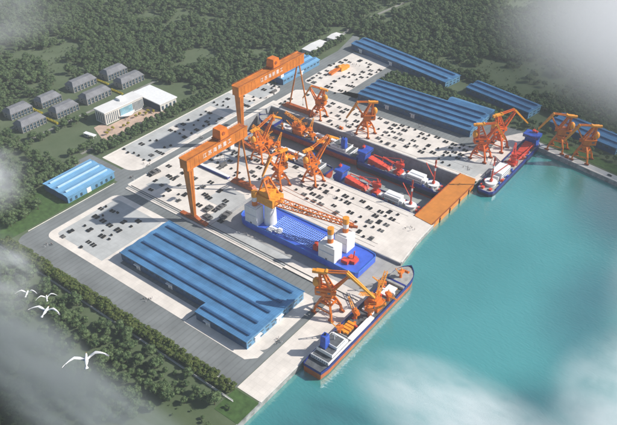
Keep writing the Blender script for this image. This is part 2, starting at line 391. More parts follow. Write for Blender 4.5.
# crane rails
rl = MB()
for y in (-93.2, -88.2): rl.box(-156, 124, y-.2, y+.2, .0, .62)
tag(rl.build('crane_rail', 'rail'), 'pair of dark gantry crane rails running past the long blue hall', 'crane rail')
rl = MB(); rl.box(-156, 96, -20.3, -20.05, 0, .16); rl.box(-156, 96, -15.3, -15.05, 0, .16)
tag(rl.build('crane_rail', 'rail'), 'pair of crane rails crossing the storage yard behind the crane barge', 'crane rail')
rl = MB(); rl.box(-156, 106, 138.2, 138.4, 0, .16); rl.box(-156, 106, 153.4, 153.6, 0, .16)
tag(rl.build('crane_rail', 'rail'), 'crane rails along the far edge of the dry dock', 'crane rail')
rl = MB(); rl.box(-140, 96, 38.6, 38.8, 0, .16); rl.box(-140, 96, 23.4, 23.6, 0, .16)
tag(rl.build('crane_rail', 'rail'), 'crane rails along the near edge of the dry dock', 'crane rail')
t = thing('cable_trough', 'long white and blue raised cable trough beside the nearer gantry crane', 'cable trough', (-118,-18,0))
MB().box(-32,32,-2,2,0,2.2).build('base', 'blue', t); MB().box(-32.2,32.2,-1.3,2.1,2.2,2.7).build('cover', 'white', t)

# fence lower left
fn = MB()
fx = -520
while fx < 112:
    fn.bar((fx,-227.4,0),(fx,-227.4,1.9),.22); fx += 6
fn2 = MB(); fn2.box(-520,112,-227.5,-227.3,1.75,1.95); fn2.box(-520,112,-227.48,-227.32,.9,1.02); fn2.box(-520,112,-227.7,-227.1,-.1,.2)
t = thing('fence', 'long white rail fence along the tree belt at the yard edge', 'fence', (0,0,0))
fn.build('post', 'fence', t)['kind'] = 'stuff'; fn2.build('rail', 'fence', t)

# ------------------------------------------------------------------ dock gate
t = thing('dock_gate', 'broad flat orange caisson gate closing the dry dock', 'dock gate', (111,85,0))
b = MB(); b.prism([(-10.5,-42),(10.5,-45),(10.5,42),(7,52),(-10.5,52)], -14, .5); b.build('body', 'gate', t)
b = MB(); b.box(-10.8,-10,-42,52,.5,1.1); b.box(10,10.8,-44,41,.5,1.1)
b.build('coaming', 'orangedk', t)
b = MB()
for y in (-30,-10,10,30): b.box(10.6,11.2,y-.6,y+.6,-9,.4)
b.each('fender', 'black', t)

# ------------------------------------------------------------------ halls
def hall(label, loc, rz, W, D, spans, H=8.5, rise=1.6, ext=None, vent='roofvent', ventaxis='x', doors=(), group=None, name='factory_hall', vlen=.93, win=True, roofm='roof', wx='bluewall', wy='bluewally', capm=None):
    capm = capm or ('ventlight' if vent == 'ventlight' else 'roof')
    """long side along local x (W), depth D along y; gable spans stacked in y; origin = near-left ground corner"""
    t = thing(name, label, 'hall', loc, rz, group)
    foot = [(0,0),(W,0),(W,D),(0,D)]
    if ext: foot = ext['foot']
    n = len(foot); mb = MB()
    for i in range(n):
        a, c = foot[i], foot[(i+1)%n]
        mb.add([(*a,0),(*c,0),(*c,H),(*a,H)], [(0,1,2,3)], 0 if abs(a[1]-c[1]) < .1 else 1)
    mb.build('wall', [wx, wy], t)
    rf = MB()
    segs = [(0, W, D*i/spans, D*(i+1)/spans) for i in range(spans)]
    if ext: segs += ext['segs']
    for (x0,x1,y0,y1) in segs:
        ym = (y0+y1)/2; o = .5
        rf.add([(x0-o,y0,H),(x1+o,y0,H),(x1+o,ym,H+rise),(x0-o,ym,H+rise),(x0-o,y1,H),(x1+o,y1,H)],
               [(0,1,2,3),(3,2,5,4),(0,3,4),(1,5,2)])
    if ext:
        e0 = ext['segs'][0]; rf.box(-.8, e0[0]-.6, -.7, -.003, H-.5, H+.35); rf.box(e0[0]-.6, W+.8, e0[2]-.7, e0[2]-.003, H-.5, H+.35)
    else: rf.box(-.8, W+.8, -.7, -.003, H-.5, H+.35)
    rf.box(-.8, W+.8, D+.003, D+.7, H-.5, H+.35)
    roof = rf.build('roof', roofm, t)
    for (x0,x1,y0,y1) in segs:
        ym = (y0+y1)/2; L = x1-x0; a = x0+L*(1-vlen)/2; c = x1-L*(1-vlen)/2
        v = MB(); v.box(a,c,ym-.85,ym+.85,H+rise-.5,H+rise+1.0,0)
        v.add([(a-.2,ym-1.3,H+rise+1.0),(c+.2,ym-1.3,H+rise+1.0),(c+.2,ym,H+rise+1.5),(a-.2,ym,H+rise+1.5),(a-.2,ym+1.3,H+rise+1.0),(c+.2,ym+1.3,H+rise+1.0)], [(0,1,2,3),(3,2,5,4),(0,3,4),(1,5,2)], 1)
        v.build('ridge_vent', [vent, capm], roof)
    # windows: bays along x walls, near side and +x end
    if win:
        wb = []
        y0 = min(s[2] for s in segs); k = int(W/7)
        for i in range(k):
            x = (i+.5)*W/k; yy = 0
            if ext and x > ext['segs'][0][0]: yy = ext['segs'][0][2]
            mb = MB(); mb.box(x-2.1,x+2.1,yy-.12,yy+.05,H*.52,H*.74); mb.build('window', 'glass', t)
        D0 = ext['segs'][0][2] if ext else 0
        k = int((D-D0)/7)
        for i in range(k):
            y = D0+(i+.5)*(D-D0)/k
            mb = MB(); mb.box(W-.05,W+.12,y-2.2,y+2.2,H*.6,H*.74); mb.build('window', 'glass', t)
            mb = MB(); mb.box(W-.05,W+.12,y-1.6,y+1.6,.9,H*.34); mb.build('window', 'glass', t)
    for (x, side, wd) in doors:
        if side == 'n':
            yy = 0
            if ext and x > ext['segs'][0][0]: yy = ext['segs'][0][2]
            d = MB().box(x-wd/2,x+wd/2,yy-.22,yy+.05,0,H*.62).build('door', 'white', t)
            MB().box(x-.15,x+.15,yy-.3,yy-.22,0,H*.6).build('door_seam', 'steelgrey', d)
            MB().box(x-wd/2-.8,x+wd/2+.8,yy-2.2,yy,H*.64,H*.69).build('canopy', 'white', t)
        else:
            d = MB().box(W-.05,W+.22,x-wd/2,x+wd/2,0,H*.62).build('door', 'white', t)
            MB().box(W+.22,W+.3,x-.15,x+.15,0,H*.6).build('door_seam', 'steelgrey', d)
            MB().box(W,W+2.2,x-wd/2-.8,x+wd/2+.8,H*.64,H*.69).build('canopy', 'white', t)
    return t
# big front hall
hall('huge light blue hall in front with stepped side, four long dark ridge vents', (-72,-172,0), 0, 159, 58, 4,
     ext=dict(foot=[(0,0),(105,0),(105,-12.5),(159,-12.5),(159,58),(0,58)], segs=[(105,159,-12.5,0)]),
     doors=((22,'n',5),(62,'n',5),(118,'n',5),(0,'e',6),(26,'e',6)), capm='roofvent', rise=.8)
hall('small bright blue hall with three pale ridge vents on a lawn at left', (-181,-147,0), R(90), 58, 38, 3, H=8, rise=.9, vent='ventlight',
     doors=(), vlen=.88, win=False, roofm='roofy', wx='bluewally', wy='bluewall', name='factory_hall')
sh = [o for o in bpy.data.objects if o.get('label','').startswith('small bright')][0]
# (local -y faces world +x: lit face) windows/doors on it
for i in range(9):
    x = 3.5+i*6.3
    if 22 < x < 29: continue
    MB().box(x-1.3,x+1.3,-.15,.05,.8,4.2).build('window', 'glass', sh)
MB().box(23,28,-.25,.05,0,5.6).build('door', 'white', sh)
hall('wide blue hall beyond the dry dock with stepped back corner', (-80,212,0), 0, 153, 49, 4,
     ext=None, doors=((42,'n',5),(78,'n',5)), vlen=.97, rise=2.4)
mh = [o for o in bpy.data.objects if o.get('label','').startswith('wide blue')][0]
mb = MB(); mb.box(97,153,49.8,63,0,8.4); mb.build('rear_wing', 'bluewall', mh)
rf = MB(); rf.add([(96.5,49.8,8.5),(153.5,49.8,8.5),(153.5,56.4,10.6),(96.5,56.4,10.6),(96.5,63.4,8.5),(153.5,63.4,8.5)], [(0,1,2,3),(3,2,5,4),(0,3,4),(1,5,2)]); rf.build('rear_roof', 'roof', mh)
hall('long narrow blue hall at the top corner of the storage yard', (-176,336,0), R(-10.3), 169, 30, 2, doors=((18,'n',5),(75,'n',5)), vlen=.97, rise=2.2)
hall('long narrow blue hall behind the grove, right of the wide hall', (18,309.5,0), R(-10.3), 91, 26, 2, vlen=.97, rise=2.2)
hall('blue hall half lost in haze behind the two quay cranes', (136,288,0), R(-10.3), 82, 30, 2, vlen=.97, rise=2.2)
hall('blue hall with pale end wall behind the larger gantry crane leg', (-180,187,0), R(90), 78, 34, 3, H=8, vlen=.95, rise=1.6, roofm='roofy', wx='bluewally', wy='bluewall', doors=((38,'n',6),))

# pale sheds beyond the yard
def shed(label, x0,x1,y0,y1,h):
    t = thing('shed', label, 'shed', ((x0+x1)/2,(y0+y1)/2,0)); a=(x1-x0)/2; b=(y1-y0)/2
    MB().box(-a,a,-b,b,0,h).build('wall', 'officewall', t)
    MB().add([(-a-.4,-b-.4,h),(a+.4,-b-.4,h),(a+.4,b+.4,h),(-a-.4,b+.4,h),(-a-.4,0,h+1.4),(a+.4,0,h+1.4)], [(0,1,5,4),(3,4,5,2),(0,4,3),(1,2,5)]).build('roof', 'whiteroof', t)
    for i in range(4): MB().box(a-.05,a+.15,-b+(i+.3)*b/2,-b+(i+.7)*b/2,1,h*.7).build('window', 'glass', t)
shed('long white roofed shed among trees beyond the blue hall', -224,-207,283,325,6)
shed('small white shed farthest up the tree lined road', -221,-207,338,362,6)

# villas
def villa(label, y0, y1, x1, proto=[None]):
    L = y1-y0; D = 17
    t = thing('dormitory_block', label, 'apartment block', (x1-D/2, (y0+y1)/2, 0), 0, 'grey dormitory blocks in the wood')
    a = D/2; b = L/2
    MB().box(-a,a,-b,b,0,7.5).build('wall', 'villawall', t)
    r = MB(); r.box(-a-.6,a+.6,-b-.6,b+.6,7.5,7.9)
    v = [(-a-.4,-b-.4,7.9),(a+.4,-b-.4,7.9),(a+.4,b+.4,7.9),(-a-.4,b+.4,7.9),(-a+5,-b+3,12.5),(a-5,-b+3,12.5),(a-5,b-3,12.5),(-a+5,b-3,12.5)]
    r.add(v, [(0,1,5,4),(1,2,6,5),(2,3,7,6),(3,0,4,7),(4,5,6,7)]); r.build('roof', 'villaroof', t)
    k = 7
    for i in range(k):
        y = -b+(i+.5)*L/k
        f = MB().box(a-.05,a+.18,y-1.3,y+1.3,1.0,6.6).build('window', 'glass', t)
        MB().box(a+.18,a+.5,y-1.3,y+1.3,3.6,4.1).build('balcony', 'villawall', f)
        MB().box(a,a+.9,y+1.6,y+2.1,0,7.5).build('pilaster', 'villawall', t)
    for z in (2.2, 5.2):
        for y in (-b,):
            MB().box(-3,-1,y-.15,y+.05,z-1,z+.6).build('window', 'glass', t)
villa('grey roofed dormitory block at the far left end of the back row', -82,-53,-374)
villa('grey roofed dormitory block second from left in the back row', -42,-14,-370)
villa('grey roofed dormitory block at the far left end of the front row', -92,-60,-337)
villa('grey roofed dormitory block second from left in the front row', -47,-16,-334)
villa('grey roofed dormitory block third from left in the back row', 8,44,-375)
villa('grey roofed dormitory block farthest right in the back row', 57,89,-368)
villa('grey roofed dormitory block directly behind the pale office', -3,34,-334)
villa('grey roofed dormitory block behind the white roofed gymnasium', 52,88,-334)
rnd = random.Random(3)
def clump(mb, c, r, n, rnd, s=.5):
    for _ in range(n):
        d = Vector((rnd.gauss(0,1),rnd.gauss(0,1),rnd.gauss(0,.8))).normalized()
        p = Vector(c)+Vector((d.x*r[0],d.y*r[1],abs(d.z)*r[2]))*rnd.uniform(.7,1.05)
        a = Vector((rnd.gauss(0,1),rnd.gauss(0,1),rnd.gauss(0,1))).normalized(); bb = a.cross(d+Vector((.01,.02,.03))).normalized()
        mb.add([p-a*s-bb*s, p+a*s-bb*s, p+a*s+bb*s, p-a*s+bb*s], [(0,1,2,3)])
for (x, y0, lab) in ((-372,-50,'clipped yellow flowering hedge between the two left blocks of the back row'),(-335,-54,'clipped yellow flowering hedge between the two left blocks of the front row'),
              (-371,50,'clipped yellow flowering hedge between the two right blocks of the back row'),(-335,43,'clipped yellow flowering hedge between the blocks behind the office')):
    mb = MB(); mb.box(-11,11,-1.6,1.6,0,1.3)
    for k in range(14): clump(mb, (-10.5+k*1.6, rnd.uniform(-.6,.6), 1.0), (1.2,1.4,1.0), 30, rnd, .28)
    o = mb.build('hedge', 'yellowflower'); o.location = (x, y0, 0); tag(o, lab, 'hedge', 'yellow hedges')

# office
t = thing('office_building', 'long cream office building with blue glass atrium and flat pale roof', 'office', (-285,7,0), R(-2))
a, b, h = 9.5, 28, 15
MB().box(-a,a,-b,b,0,h).build('wall', 'officewall', t)
r = MB(); r.box(-a-.8,a+.8,-b-.8,b+.8,h,h+1.0); r.box(-a-.4,a+.4,-b-.4,b+.4,h+1.0,h+1.15); rr = r.build('roof', 'whiteroof', t)
MB().box(-8,0,2,10,h+1.1,h+4).build('roof_house', 'white', rr)
MB().box(a-.1,a+.8,-7,11,0,h-2.5).build('atrium_glazing', 'glassblue', t)
mb = MB()
for i in range(10): mb.box(a+.8,a+1.0,-7+i*2,-6.8+i*2,0,h-2.5)
mb.build('mullion', 'white', t)
pts = [(a+.5, -9.5)] + [(a+.5+7*math.sin(math.pi*i/10), -9.5+23*i/10) for i in range(1,10)] + [(a+.5, 13.5)]
MB().prism(pts, 3.4, 4.2).build('canopy', 'white', t)
for i in range(8):
    for yy in (-26+i*2.6 if i < 7 else None, 13+i*1.95):
        if yy is None or -8 < yy < 12 or yy > 27: continue
        MB().box(a-.05,a+.15,yy-.5,yy+.5,1.5,h-2).build('window', 'glass', t)
for i in range(4): MB().box(-7+i*4,-5.4+i*4,-b-.15,-b+.05,2,h-2).build('window', 'glass', t)
# gymnasium
t = thing('gymnasium', 'boxy hall with plain white roof and dark blue wall beside the office', 'gymnasium', (-275,54,0), R(-3))
a, b, h = 25, 12.5, 9.5
MB().box(-a,a,-b,b,0,h).build('wall', ['officewall'], t)
MB().box(-a+.5,a-.5,-b-.25,-b,0,h-.5).build('glazed_wall', 'darkblue', t)
MB().box(-a-1,a+1,-b-1.2,b+1.2,h,h+1).build('roof', 'white', t)
for i in range(4): MB().box(a-.05,a+.15,-b+2+i*6,-b+5+i*6,1.5,h-3).build('window', 'glass', t)
MB().box(a,a+.2,-1.5,1.5,0,3.2).build('door', 'steelgrey', t)
t = thing('gatehouse', 'small white canopy gatehouse at the left corner of the plaza', 'gatehouse', (-270,-50,0), R(8))
MB().box(-8,8,-2.4,2.4,3.4,4.0).build('roof', 'white', t); MB().box(-7,-2,-2,2,0,3.4).build('cabin', 'officewall', t); MB().box(-6.6,-2.4,-2.1,-1.95,1,2.6).build('window','glass',t)
for x in (7,):
    for y in (-2,2): MB().tube((x,y,0),(x,y,3.4),.2).build('post', 'white', t)

# ------------------------------------------------------------------ gantry cranes
def cjk(txt, size, mt, parent, loc, rot, name='lettering'):
    cu = bpy.data.curves.new('tmp', 'FONT'); cu.body = txt; cu.size = size; cu.extrude = .06; cu.align_x = 'CENTER'; cu.align_y = 'CENTER'; cu.space_character = 1.55
    to = bpy.data.objects.new('tmp', cu); COL.objects.link(to)
    dg = bpy.context.evaluated_depsgraph_get(); dg.update()
    me = bpy.data.meshes.new_from_object(to.evaluated_get(dg)); bpy.data.objects.remove(to); me.name = name
    me.materials.clear(); me.materials.append(M[mt])
    o = bpy.data.objects.new(name, me); COL.objects.link(o); o.parent = parent; o.location = loc; o.rotation_euler = rot
    return o
def gantry(label, x, y0, y1, H, bh, half, cab_f):
    """rails at y0 (rigid leg) and y1 (shear legs)"""
    t = thing('gantry_crane', label, 'gantry crane', (x, y0, 0)); S = y1-y0
    g = MB(); g.box(-4.6,4.6,-5,S+5,H,H+bh); 
    g.box(-5.1,-4.6,-5.2,S+5.2,H-.4,H); g.box(4.6,5.1,-5.2,S+5.2,H-.4,H)
    g.box(-5.2,-4.6,-5.2,S+5.2,H+bh-.6,H+bh+.5); g.box(4.6,5.2,-5.2,S+5.2,H+bh-.6,H+bh+.5)
    gi = g.build('girder', 'gantry', t)
    hr = MB(); k = -4
    while k < S+5:
        for sx in (-5,5): hr.box(sx-.08,sx+.08,k-.08,k+.08,H+bh+.5,H+bh+1.7)
        k += 3
    for sx in (-5,5): hr.box(sx-.07,sx+.07,-4,S+5,H+bh+1.6,H+bh+1.75); hr.box(sx-.05,sx+.05,-4,S+5,H+bh+1.05,H+bh+1.12)
    hr.build('handrail', 'orangedk', gi)
    sm = MB(); k = -1
    while k < S+4:
        if not (S*.48-23 < k < S*.48+23): sm.box(4.6,4.72,k-.12,k+.12,H+.3,H+bh-.8); sm.box(-4.72,-4.6,k-.12,k+.12,H+.3,H+bh-.8)
        k += 5.5
    sm.build('plate_seam', 'orangedk', gi)
    MB().box(-2.5,2.5,S+1,S+4.4,H+bh,H+bh+.15).build('hatch', 'orangedk', gi)
    cjk('江苏海新重工', 5.2, 'white', gi, (4.75, S*.48, H+bh*.5), (R(90), 0, R(90)))
    # rigid leg
    MB().add([(-2.2,-1.3,3),(2.2,-1.3,3),(2.2,1.3,3),(-2.2,1.3,3),(-3.8,-2.9,H),(3.8,-2.9,H),(3.8,2.9,H),(-3.8,2.9,H)],
             [(0,3,2,1),(4,5,6,7),(0,1,5,4),(1,2,6,5),(2,3,7,6),(3,0,4,7)]).build('leg', 'gantry', t)
    l = MB()
    for k in range(0, int(H-6), 1): l.box(2.5+k*.026,3.0+k*.026,-.4,.4,3.5+k,3.65+k)
    l.build('ladder', 'orangedk', t)
    bo = MB(); bo.prism([(-half,-2.2),(half,-2.2),(half,2.2),(-half,2.2)], 1.4, 3.4); bo.add([(-half*.6,-1.8,3.4),(half*.6,-1.8,3.4),(half*.6,1.8,3.4),(-half*.6,1.8,3.4),(-3,-1.8,6),(3,-1.8,6),(3,1.8,6),(-3,1.8,6)],[(0,1,5,4),(1,2,6,5),(2,3,7,6),(3,0,4,7),(4,5,6,7)])
    o = bo.build('bogie_beam', 'orangedk', t)
    wh = MB()
    for k in range(8):
        xx = -half+1.6+k*(2*half-3.2)/7; wh.tube((xx,-1,.8),(xx,1,.8),.8)
    wh.build('wheels', 'steel', o)
    # shear legs
    for sx in (-1, 1):
        MB().tube((sx*half*.55,S,5),(sx*1.2,S,H-1),.95,.85).build('leg', 'gantry', t)
    MB().box(-4,4,S-2.5,S+2.5,H-1.6,H).build('leg_head', 'orange', t)
    bo = MB(); bo.add([(-half,S-2.6,1.4),(half,S-2.6,1.4),(half,S+2.6,1.4),(-half,S+2.6,1.4),(-half*.75,S-2.4,6.2),(half*.75,S-2.4,6.2),(half*.75,S+2.4,6.2),(-half*.75,S+2.4,6.2)],[(0,3,2,1),(4,5,6,7),(0,1,5,4),(1,2,6,5),(2,3,7,6),(3,0,4,7)])
    o = bo.build('bogie_beam', 'orangedk', t)
    wh = MB()
    for k in range(8):
        xx = -half+1.6+k*(2*half-3.2)/7; wh.tube((xx,S-1,.8),(xx,S+1,.8),.8)
    wh.build('wheels', 'steel', o)
    # trolley with machinery house
    yc = S*cab_f
    tr = MB(); tr.box(-5.6,5.6,yc-6.5,yc+6.5,H+bh+.6,H+bh+1.8); tr = tr.build('trolley', 'orangedk', t)
    MB().frus((0,yc),5.4,5.4,H+bh+1.8,H+bh+11,.86).build('machinery_house', 'orange', tr)
    m2 = MB(); m2.tube((5.0,yc-1,H+bh+7),(5.6,yc-1,H+bh+7),1.8,n=16); m2.build('round_vent', 'orangedk', tr)
    MB().box(3,5.2,yc+7,yc+12,H-4,H-.6).build('cab', 'white', t)
    mb = MB()
    for sy in (-3,3): mb.tube((0,yc+sy,H-18),(0,yc+sy,H),.14,n=6)
    mb.box(-1.4,1.4,yc-4,yc+4,H-20,H-18); mb.tube((0,yc,H-23),(0,yc,H-20),.8,.5); mb.build('hoist_block', 'steelgrey', tr)
    return t
gantry('orange gantry crane in front, nearer of the two, over the storage yard', -63, -91, -20, 60, 10, 17, .62)
gantry('taller orange gantry crane behind, straddling the dry dock', -120, 41, 143, 63, 10.5, 25, .56)

# ------------------------------------------------------------------ portal cranes
def portal_proto(kind):
    t = thing('portal_crane', 'x', 'portal crane')
    for sx in (-1,1):
        for sy in (-1,1):
            l = MB(); l.bar((sx*8.6,sy*7.6,1.6),(sx*7.4,sy*6.4,8),1.5,1.5,w2=1.7); l.bar((sx*7.4,sy*6.4,8),(sx*5.2,sy*4.6,13.5),1.7,1.7); l.bar((sx*5.2,sy*4.6,13.5),(sx*2.4,sy*2.4,18.5),1.8,1.8); l.build('leg', 'orange', t)
            bg_ = MB(); bg_.box(sx*8.6-2.4,sx*8.6+2.4,sy*7.6-.8,sy*7.6+.8,.5,1.9)
            for q in (-1.6,0,1.6): bg_.tube((sx*8.6+q,sy*7.6-.5,.5),(sx*8.6+q,sy*7.6+.5,.5),.5,n=8)
            bg_.build('bogie', 'orangedk', t)
    f = MB()
    for a_, b_ in (((-5.2,-4.6),(5.2,-4.6)),((5.2,-4.6),(5.2,4.6)),((5.2,4.6),(-5.2,4.6)),((-5.2,4.6),(-5.2,-4.6))): f.bar((*a_,13),(*b_,13),1.2,1.6)
    for sy in (-1,1): f.bar((-7.6,sy*6.6,7),(7.6,sy*6.6,7),.8,.9)
    f.tube((0,0,17.8),(0,0,19.4),4.4,n=20); f.tube((0,0,12),(0,0,17.8),1.8,3.6,n=16); f.build('portal_frame', 'orange', t)
    # rotating upper works: +x is the boom side
    up = MB(); up.tube((0,0,19.4),(0,0,20.4),3.8,n=20); up.build('turntable', 'orangedk', t)
    hs = MB(); hs.box(-10,3.6,-3.9,3.9,20.4,26.4); hs.box(-10.4,4,-4.2,4.2,26.4,26.8); hs.box(-10.6,-10,-2.6,2.6,21,25); hs.box(-5,-1,-4.7,-3.9,21,24); house = hs.build('machinery_house', 'orange', t)
    w_ = MB(); w_.box(-9,-6,-4.0,-3.9,23,24.8); w_.box(0,2.4,-4.0,-3.9,23,24.8); w_.box(-8,-5,3.9,4.0,23,24.8); w_.each('window', 'glass', house)
    c = MB(); c.box(3.6,6.6,-3.6,-.8,22,25.2); c.build('cab', 'orange', t); MB().box(6.6,6.7,-3.4,-1,22.8,24.8).build('window', 'glass', t)
    tw = MB()
    top = (-6.5, 0, 43)
    for sy in (-1,1):
        tw.bar((3,sy*3,26.4),(-4.6,sy*1.5,42),1.3,1.5); tw.bar((-6,sy*3,26.4),(-7.4,sy*1.5,42),1.1,1.3)
    for k in range(4):
        z = 29+k*3.4; u = (z-26.4)/15.6; tw.bar((3-7.6*u,-3+1.5*u,z),(3-7.6*u,3-1.5*u,z),.5); tw.bar((3-7.6*u,-3+1.5*u,z),(-6-1.4*u,-3+1.5*u,z-2),.45); tw.bar((3-7.6*u,3-1.5*u,z),(-6-1.4*u,3-1.5*u,z-2),.45)
    tw.build('tower_frame', 'orange', t)
    hd = MB(); hd.box(-10,-1.5,-2.1,2.1,42,43.6); hd.tube((-2,-2,43),(-2,2,43),1.4); hd.box(-13,-8,-1.5,1.5,41,43.4); hd.build('tower_head', 'amber', t)
    cw = MB(); cw.ball((-9.6,0,31),3.3,3.4,4.6); cw.build('counterweight', 'amber', t, smooth=True)
    ca = MB(); ca.bar((-9,-1.6,33),(-5.5,-1.2,40),.7); ca.bar((-9,1.6,33),(-5.5,1.2,40),.7); ca.bar((-9,0,28),(-2,0,27),1.0); ca.build('counterweight_arm', 'orange', t)
    E_ = {'short': ((14,41.5),(24,23),(17,44)), 'long': ((17,43),(37,23),(15,45)), 'high': ((22,50),(33,43),(19,51))}[kind]
    (ex,ez),(tx,tz),(rx,rz_) = E_
    b_ = MB()
    for sy in (-1,1): b_.bar((3.8,sy*2.4,25.5),(ex,sy*.9,ez),1.5,1.6,w2=1.1)
    for k in range(5):
        u=(k+1)/6; b_.bar((3.8+(ex-3.8)*u,-2.4+1.5*u,25.5+(ez-25.5)*u),(3.8+(ex-3.8)*u,2.4-1.5*u,25.5+(ez-25.5)*u),.5)
    b_.build('boom', 'orange', t)
    j = MB()
    for sy in (-1,1): j.bar((ex-3,sy*1.3,ez+2.2*(1 if kind!='high' else .4)),(tx,sy*.6,tz),1.5,1.9,w2=1.0)
    for k in range(6):
        u=k/6; j.bar((ex-3+(tx-ex+3)*u,-1.2+.7*u,ez+2-(ez+2-tz)*u),(ex-3+(tx-ex+3)*u,1.2-.7*u,ez+2-(ez+2-tz)*u),.45)
    j.build('jib', 'amber', t)
    ti = MB()
    for sy in (-1,1): ti.bar((-3,sy*1.4,43),(ex-3,sy*1.2,ez+2),.9,1.0)
    ti.build('tie_bar', 'orange', t)
    hk = MB(); hk.tube((tx,0,tz-9),(tx,0,tz),.14,n=6); hk.tube((tx,0,tz-11),(tx,0,tz-9),.8,.4,n=8); hk.build('hook', 'steelgrey', t)
    return t
UPPER = {'turntable','machinery_house','cab','window','tower_frame','tower_head','counterweight','counterweight_arm','boom','jib','tie_bar','hook'}
protos = {}
def portal(kind, loc, yaw, label, s=1.0):
    if kind not in protos: o = protos[kind] = portal_proto(kind)
    else: o = copy_tree(protos[kind])
    o.location = loc; o.scale = (s,s,s); tag(o, label, 'portal crane', 'orange portal slewing cranes')
    for ch in o.children:
        if 'red orange' in label and ch.data.materials[0] is M['orange']: ch.material_slots[0].link = 'OBJECT'; ch.material_slots[0].material = M['redorange']
        ch.rotation_euler.z = R(yaw) if ch.name.split('.')[0] in UPPER else 0
    return o
portal('long', (112,-114,0), 25, 'orange portal crane on the pale quay reaching over the supply ship', 1.0)
portal('short', (-92,146,0), 190, 'orange portal crane beside the rear leg of the taller gantry crane', .88)
portal('short', (-25,146,0), 222, 'lone orange portal crane on the far storage yard before the wide hall', .95)
portal('short', (103,178,0), 40, 'red orange portal crane at the yard corner, nearer of the pair by the wide hall', .98)
portal('long', (108,209,0), 62, 'red orange portal crane with long jib out towards the moored drilling ship', 1.0)
portal('short', (162,246,0), 205, 'orange portal crane on the narrow quay, left of the last two', 1.0)
portal('short', (191,242,0), 215, 'orange portal crane on the narrow quay, farthest right of all', .97)
portal('high', (-84,31,0), 80, 'orange portal crane raised high over the dock behind the nearer gantry leg', .92)
portal('high', (-13,31,0), 72, 'orange portal crane raised high over the dock edge, right of its twin', .95)
portal('short', (-36,4,0), 262, 'orange portal crane in the storage yard just behind the crane barge tower', .92)
# lying crane boom on top yard
t = thing('crane_section', 'orange crane boom assembly lying on the storage yard at the top', 'crane part', (-148,262,0), R(82))
b_ = MB()
for sy in (-1,1): b_.bar((-14,sy*2,1.5),(6,sy*1.4,5),2.2,2.4)
for k in range(5): b_.bar((-14+k*4.6,-2,1.6+k*.8),(-14+k*4.6,2,1.6+k*.8),.9)
b_.build('boom', 'orange', t)
b_ = MB(); b_.box(4,16,-4,4,0,5.5); b_.box(10,22,-2.5,2.5,0,4); b_.ball((4,0,6),3,3,2.5); b_.build('machinery_house', 'amber', t)

# ------------------------------------------------------------------ ships
def hullmesh(L, B, zb, zt, sheer, colors, zsplit, bowf=.78, stern=.86, deckin=.5, rail=1.2):
    """returns (hull MB, outline function)"""
    xs = [0,.02,.06,.2,.4,.6,bowf]+[bowf+(1-bowf)*q for q in (.25,.45,.62,.76,.88,.96,1.0)]
    def hb(u):
        if u < .06: return B/2*(stern+(1-stern)*u/.06)
        if u < bowf: return B/2
        k = (u-bowf)/(1-bowf); return B/2*max(0.02, (1-k**3.0))
    def zt_(u): return zt + (sheer*((u-bowf+.1)/(1.1-bowf))**1.2 if u > bowf-.1 else 0)
    mb = MB(); rows = []
    for u in xs:
        h_ = hb(u); z1 = zt_(u); xo = 0 if u < bowf else -((u-bowf)/(1-bowf))*L*.03
        rows.append([(u*L+xo, h_*.72, zb), (u*L+xo*.6, h_*.95, zb+(zsplit-zb)*.4), (u*L+xo*.3, h_*.985, zsplit), (u*L, h_, z1)])
    for sgn in (1,-1):
        v = [(x, sgn*y, z) for r_ in rows for x,y,z in r_]; f = []; mi = []
        n_ = len(rows)
        for i in range(n_-1):
            for j in range(3):
                a_ = i*4+j; q = (a_, a_+1, a_+5, a_+4); f.append(q if sgn < 0 else q[::-1]); mi.append(0 if j == 2 else 1)
        o = len(mb.v); mb.v += v; mb.f += [tuple(i+o for i in q) for q in f]; mb.mi += mi
    r0 = rows[0]; v = [(x,y,z) for x,y,z in r0] + [(x,-y,z) for x,y,z in r0]
    mb.add(v, [(0,1,5,4),(1,2,6,5)], 1); mb.add(v, [(2,3,7,6)], 0)
    # bulwark inner face + cap
    for sgn in (1,-1):
        for i in range(len(xs)-1):
            u0, u1 = xs[i], xs[i+1]; a_, b2 = hb(u0), hb(u1); t0, t1 = max(a_-.5,0), max(b2-.5,0)
            v = [(u0*L,sgn*a_,zt_(u0)),(u1*L,sgn*b2,zt_(u1)),(u1*L-.3,sgn*t1,zt_(u1)),(u0*L,sgn*t0,zt_(u0)),(u1*L-.3,sgn*t1,zt_(u1)-rail-.3),(u0*L,sgn*t0,zt_(u0)-rail-.3)]
            mb.add(v, [(0,1,2,3),(3,2,4,5)], 0)
    dk = MB(); pts = [(u*L+.02, hb(u)-.45, zt_(u)-rail) for u in xs] ; n_ = len(pts)
    v = [(x,max(y,0),z) for x,y,z in pts] + [(x,-max(y,0),z) for x,y,z in pts]
    dk.add(v, [(i, i+n_, i+1+n_, i+1) for i in range(n_-1)])
    return mb, dk
